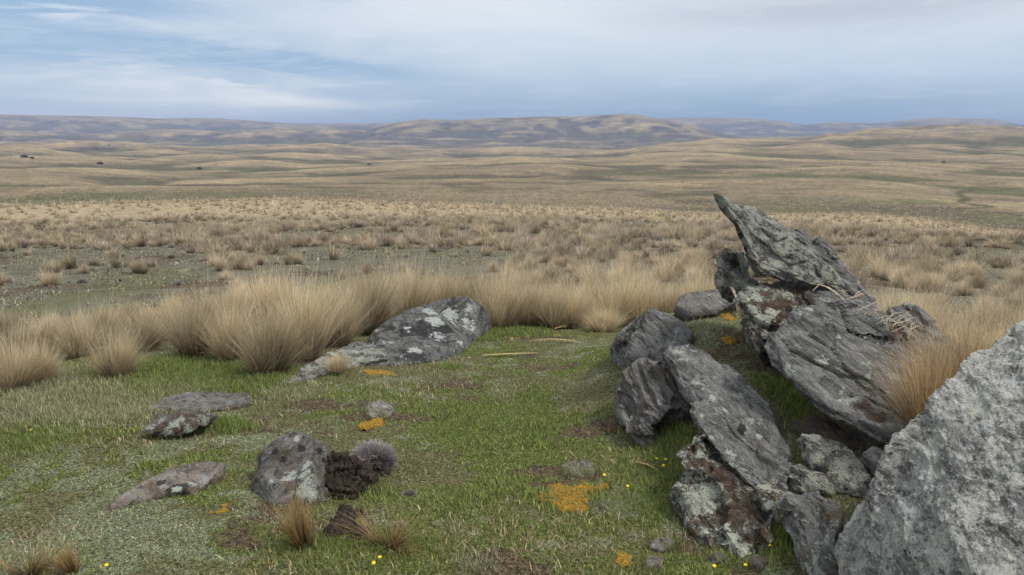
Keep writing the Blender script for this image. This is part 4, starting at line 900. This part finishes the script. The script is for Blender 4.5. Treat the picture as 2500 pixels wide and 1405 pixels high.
cushion(1522,1370,60,40,.014,M_MOSS,'moss_cushion','orange moss patch at the bottom edge beside the rounded stone','moss',GM,6)
cushion(1778,838,44,18,.020,M_MOSS,'moss_cushion','orange moss cushion on the herb slope between the rocks, lower one','moss',GM,7)
cushion(1772,775,40,16,.016,M_MOSS,'moss_cushion','yellowish moss cushion on the herb slope between the rocks, upper one','moss',GM,8)

# ---------------------------------------------------------------- peat clod and grey cushion shrubs
rock('peat_clod', [
  dict(pts=[(764,1125,-.12),(790,1106,-.16),(826,1104,-.16),(866,1120,-.14),(898,1150,-.10),(896,1185,-.05),(872,1210,-.02),(820,1222,-.01),(790,1216,-.01),(768,1175,-.06)],
       out=0.06, inset=0.75, back=(0,.25,-.15), bscale=.9)], M_PEAT, 'dark brown clod of bare peat against the right side of the peaked rock', 'peat clod', None, n=NB, vox=.007, seed=120, lay=.2, amp=2.0, gritk=3.5)
cushion(842,1268,110,40,.06,M_PEAT,'peat_clod','low dark peat hump behind the pair of small brown tufts','peat clod',None,11)
cushion(845,1312,120,34,.05,M_PEAT,'peat_clod','dark peat hump between the pair of small brown tufts','peat clod',None,12)
def twig_ball(name, n, seed, flat=.72, c0=(.06, .045, .04), c1=(.42, .37, .37)):
    g = np.random.default_rng(seed); d = g.normal(0, 1, (n, 3)); d[:, 2] = abs(d[:, 2])*1.0-.25; d /= np.linalg.norm(d, axis=1)[:, None]
    rad = (.70+.50*vn3(d*2.2+seed)); r0 = rad*g.uniform(.25, .8, n); L = g.uniform(.16, .34, n)
    b = d*r0[:, None]; dd = d+g.normal(0, .45, (n, 3)); dd /= np.linalg.norm(dd, axis=1)[:, None]; t = b+dd*L[:, None]
    s = np.cross(dd, g.normal(0, 1, (n, 3))); s /= np.linalg.norm(s, axis=1)[:, None]; wd = .009
    for q in (b, t): q[:, 2] = q[:, 2]*flat
    V = np.stack([b-s*wd, b+s*wd, t+s*wd*.4, t-s*wd*.4], 1).reshape(-1, 3)
    F = np.arange(n*4).reshape(-1, 4); k = np.clip(r0+L*.5, 0, 1)[:, None]**2
    k = k*np.exp(g.normal(0, .2, (n, 1))); cb = np.array(c0)*k**0+ (np.array(c1)-np.array(c0))*k
    C = np.stack([cb*.8, cb*.8, cb*1.1, cb*1.1], 1).reshape(-1, 3)
    return npmesh(name, V, F, M_TUS, np.clip(C, .005, .9))
SH = [twig_ball('cushion_shrub', 9000, 5), twig_ball('cushion_shrub', 2500, 6, .8, (.08, .075, .075), (.34, .33, .36))]
def shrub(u, v, rpx, lab, m_=0, grp='grey cushion shrubs', dz=0.0, d=None):
    g_ = gp(u, v) if d is None else P(u, v, d); o = bpy.data.objects.new('cushion_shrub', SH[m_]); s = rpx*pxm(g_.y)
    o.location = (g_.x, g_.y, g_.z+dz); o.scale = (s, s, s); o.rotation_euler = (0, 0, u*.1); link(o); tag(o, lab, 'shrub', grp)
shrub(918, 1150, 84, 'round purplish grey cushion shrub on the peat beside the peaked rock', 0, dz=0.045)
shrub(105, 686, 24, 'round grey shrub on the bare plain, between two others at left', 1)
shrub(200, 692, 20, 'pale grey-blue shrub on the bare plain, right of the leftmost ones', 1)
shrub(595, 642, 20, 'pale blue-grey shrub on the plain above the dense tussock clump', 1)
shrub(435, 697, 18, 'flat dark grey shrub on the bare plain near the tussock row', 0)
shrub(520, 720, 16, 'small dark grey shrub just above the tussock row at left', 0)
shrub(290, 688, 12, 'tiny grey shrub on the bare plain left of centre-left', 0)
shrub(18, 692, 16, 'small dark shrub on the bare plain at the left edge', 0)
shrub(865, 890, 30, 'sparse twiggy shrub at the lower left corner of the spotted rock', 0)
shrub(1000, 1212, 24, 'small dead twig cushion in the turf right of the grey shrub', 0)

# ---------------------------------------------------------------- dead leaf strips
def strip_mesh(L, wd, seed, mat, curl=.06):
    g = np.random.default_rng(seed); n = 9; t = np.linspace(0, 1, n); c1 = g.normal(0, curl*L, 2)
    yb = c1[0]*np.sin(t*math.pi)+g.normal(0, .01*L); zb = .012+abs(c1[1])*np.sin(t*math.pi)*.8; w_ = wd*(.3+.7*np.sin((t*.85+.12)*math.pi))
    V = []
    for i in range(n): V += [((t[i]-.5)*L, yb[i]-w_[i]/2, zb[i]+.004), ((t[i]-.5)*L, yb[i], zb[i]-.003), ((t[i]-.5)*L, yb[i]+w_[i]/2, zb[i]+.004)]
    F = []
    for i in range(n-1):
        for k in (0, 1): F.append([3*i+k, 3*i+3+k, 3*i+4+k, 3*i+k+1])
    return npmesh('dead_leaf', np.array(V), np.array(F), mat, None, True)
STR = [strip_mesh(1.0, .055, s, M_FLAX) for s in range(3)]; STRG = [strip_mesh(1.0, .065, s, M_FLAXG, .12) for s in range(10, 15)]
def leaf(p0, p1, m_, lab, grp=None):
    v = p1-p0; L = v.length; o = bpy.data.objects.new('dead_leaf', m_); o.location = (p0+p1)/2
    o.rotation_euler = v.to_track_quat('X', 'Z').to_euler(); o.scale = (L, L, L); link(o); tag(o, lab, 'dead leaf', grp)
def gleaf(a_, b_, m_, lab, lift=.012):
    p0 = gp(*a_); p1 = gp(*b_); p0.z += lift; p1.z += lift; leaf(p0, p1, m_, lab, 'straw leaves lying on the turf')
gleaf((1176,874),(1312,868),STR[0],'long straw-yellow dead leaf lying on the turf, lower left one')
gleaf((1298,839),(1418,843),STR[1],'thin straw-yellow dead leaf lying on the turf, right of the spotted rock')
gleaf((1355,808),(1440,799),STR[2],'straw-yellow dead leaf at the foot of the low dark-hearted tussock')
gleaf((1372,804),(1432,796),STR[0],'second straw leaf bundled at the foot of the low dark-hearted tussock')
gleaf((1548,1136),(1612,1160),STR[1],'dry stalk lying in the long grass beside the outcrop')
gleaf((1560,1138),(1618,1150),STR[2],'thin dry stalk crossing the other beside the outcrop')
GD = 'dead leaves heaped on the outcrop'
rd = random.Random(5)
for k in range(58):
    if k < 42: t = rd.random()**.8; u = 2040+t*185; v = 722+t*92+rd.uniform(-14, 22); side_ = 'upper end of the' if t < .35 else ('middle of the' if t < .7 else 'lower end of the'); lb = 'dead leaf in the %s heap under the thin slab' % side_
    else: u = rd.uniform(2290, 2385); v = 800+(u-2300)*.25+rd.uniform(-12, 22); lb = 'dead leaf in the small heap right of the rounded slab'
    a_ = rd.uniform(-1.1, .7); Lp = rd.uniform(28, 64); u1 = u+math.cos(a_)*Lp; v1 = v-math.sin(a_)*Lp*.7
    d0 = on_rock(u, v, 5.5); d1 = on_rock(u1, v1, d0); d1 = max(min(d1, d0+.12), d0-.12)
    p0 = P(u, v, d0-.015*rd.random()); p1 = P(u1, v1, d1-.05*rd.random())
    leaf(p0, p1, STRG[k % 5], ('grey' if rd.random() < .5 else 'straw brown')+' '+('long ' if Lp > 46 else 'short ')+lb, GD)
for a_, b_, d, lb in [((1862,670),(1900,680),5.55,'curled brown dead leaf on top of the lichened block'),((1985,712),(2030,694),5.6,'bent grey dead leaf sticking up under the pointed slab'),
                      ((1950,705),(2060,735),5.62,'long pale dead leaf lying along the striped slab'),((1766,716),(1795,728),6.6,'straw leaf on the herb slope below the knobbly rock')]:
    d = on_rock(a_[0], a_[1], d); d1 = min(on_rock(b_[0], b_[1], d), d+.1)
    leaf(P(a_[0], a_[1], d), P(b_[0], b_[1], d1), STRG[1], lb, GD)

# ---------------------------------------------------------------- yellow flowers
def flower_meshes():
    V = []; F = []; n = 13
    for k in range(n):
        t = 2*math.pi*k/n; c_, s_ = math.cos(t), math.sin(t); i = len(V)
        for (rr, ww, zz) in ((.002, .0012, 0), (.011, .0028, .002), (.014, .0010, .001)):
            V += [(c_*rr-s_*ww, s_*rr+c_*ww, zz), (c_*rr+s_*ww, s_*rr-c_*ww, zz)]
        F += [[i, i+2, i+3, i+1], [i+2, i+4, i+5, i+3]]
    pet = npmesh('petals', np.array(V), np.array(F), M_PETAL)
    V = []; F = []
    for k in range(6): t = 2*math.pi*k/6; V += [(math.cos(t)*.0014, math.sin(t)*.0014, -.05), (math.cos(t)*.0010, math.sin(t)*.0010, 0)]
    for k in range(6): a_ = 2*k; b_ = (2*k+2) % 12; F.append([a_, b_, b_+1, a_+1])
    return pet, npmesh('stem', np.array(V), np.array(F), M_STEM)
PET, STM = flower_meshes()
FL = [(1475,1162,'yellow flower in open turf right of the flat pale stone'),(1602,1125,'yellow flower beside the outcrop, left of a close trio'),(1624,1125,'yellow flower beside the outcrop, upper right of a close trio'),
      (1619,1137,'yellow flower beside the outcrop, lowest of a close trio'),(1532,1188,'yellow flower right of the largest orange moss'),(1876,1340,'yellow flower between the dark block and the bottom slab'),
      (1819,1395,'yellow flower at the bottom edge below the dark block'),(1743,1398,'yellow flower at the bottom edge, left of the lichened stone'),(1146,868,'yellow flower at the foot of the spotted rock'),
      (913,1384,'yellow flower at the bottom edge left of centre, lower of two'),(928,1370,'yellow flower at the bottom edge left of centre, upper of two'),(77,1050,'yellow flower in the grass near the left edge'),
      (1250,822,'yellow flower at the far turf edge below the brown-bellied tussock'),(262,1404,'yellow flower on the bottom edge at left')]
for u, v, lb in FL:
    g_ = gp(u, min(v+16, 1404)); e_ = empty('flower', (g_.x, g_.y, g_.z+.038)); e_.scale = (.6, .6, .8); tag(e_, lb, 'flower', 'yellow flowers in the turf')
    e_.rotation_euler = (random.uniform(.1, .6), random.uniform(-.2, .2), 0)
    link(bpy.data.objects.new('petals', PET), e_); link(bpy.data.objects.new('stem', STM), e_)

# ---------------------------------------------------------------- far shrubs on the hills
def leaf_ball(seed):
    g = np.random.default_rng(seed); n = 900; c_ = g.normal(0, .42, (7, 3)); c_[:, 2] = abs(c_[:, 2])*.6+.3
    k = g.integers(0, 7, n); p = c_[k]+g.normal(0, .22, (n, 3)); a_ = g.normal(0, .09, (n, 3)); b_ = g.normal(0, .09, (n, 3))
    V = np.stack([p-a_, p-b_, p+a_, p+b_], 1).reshape(-1, 3); C = np.repeat(np.array([.05, .055, .03])[None]*np.exp(g.normal(0, .3, (n, 1))), 4, 0)
    return npmesh('shrub', V, np.arange(n*4).reshape(-1, 4), M_COVER, C)
LB = [leaf_ball(1), leaf_ball(2)]
for i, (u, v, w_, lb) in enumerate([(60,384,14,'dark bush on the far left slope, larger of a near pair'),(80,387,9,'dark bush on the far left slope, smaller of a near pair'),(245,401,12,'dark bush alone on the left middle slope'),
      (489,413,10,'dark bush on the green shoulder of the hill at left centre'),(266,355,5,'tiny dark bush on the skyline of the left plateau'),(238,363,5,'tiny dark bush just below the skyline of the left plateau'),
      (2305,396,8,'small dark bush on the right-hand hillside'),(903,401,7,'small dark bush in the fold of the middle valley'),(1666,443,4,'tiny dark bush on the slope left of the pointed slab')]):
    g_ = gp(u, v+2); o = bpy.data.objects.new('bush', LB[i % 2]); o.location = g_; s = w_*pxm(g_.y)*.55; o.scale = (s*1.3, s, s*.8); link(o); tag(o, lb, 'bush', 'dark bushes on the hills')
print('INDIVIDUAL TUSSOCKS', NIND[0], 'objects', len(bpy.data.objects))
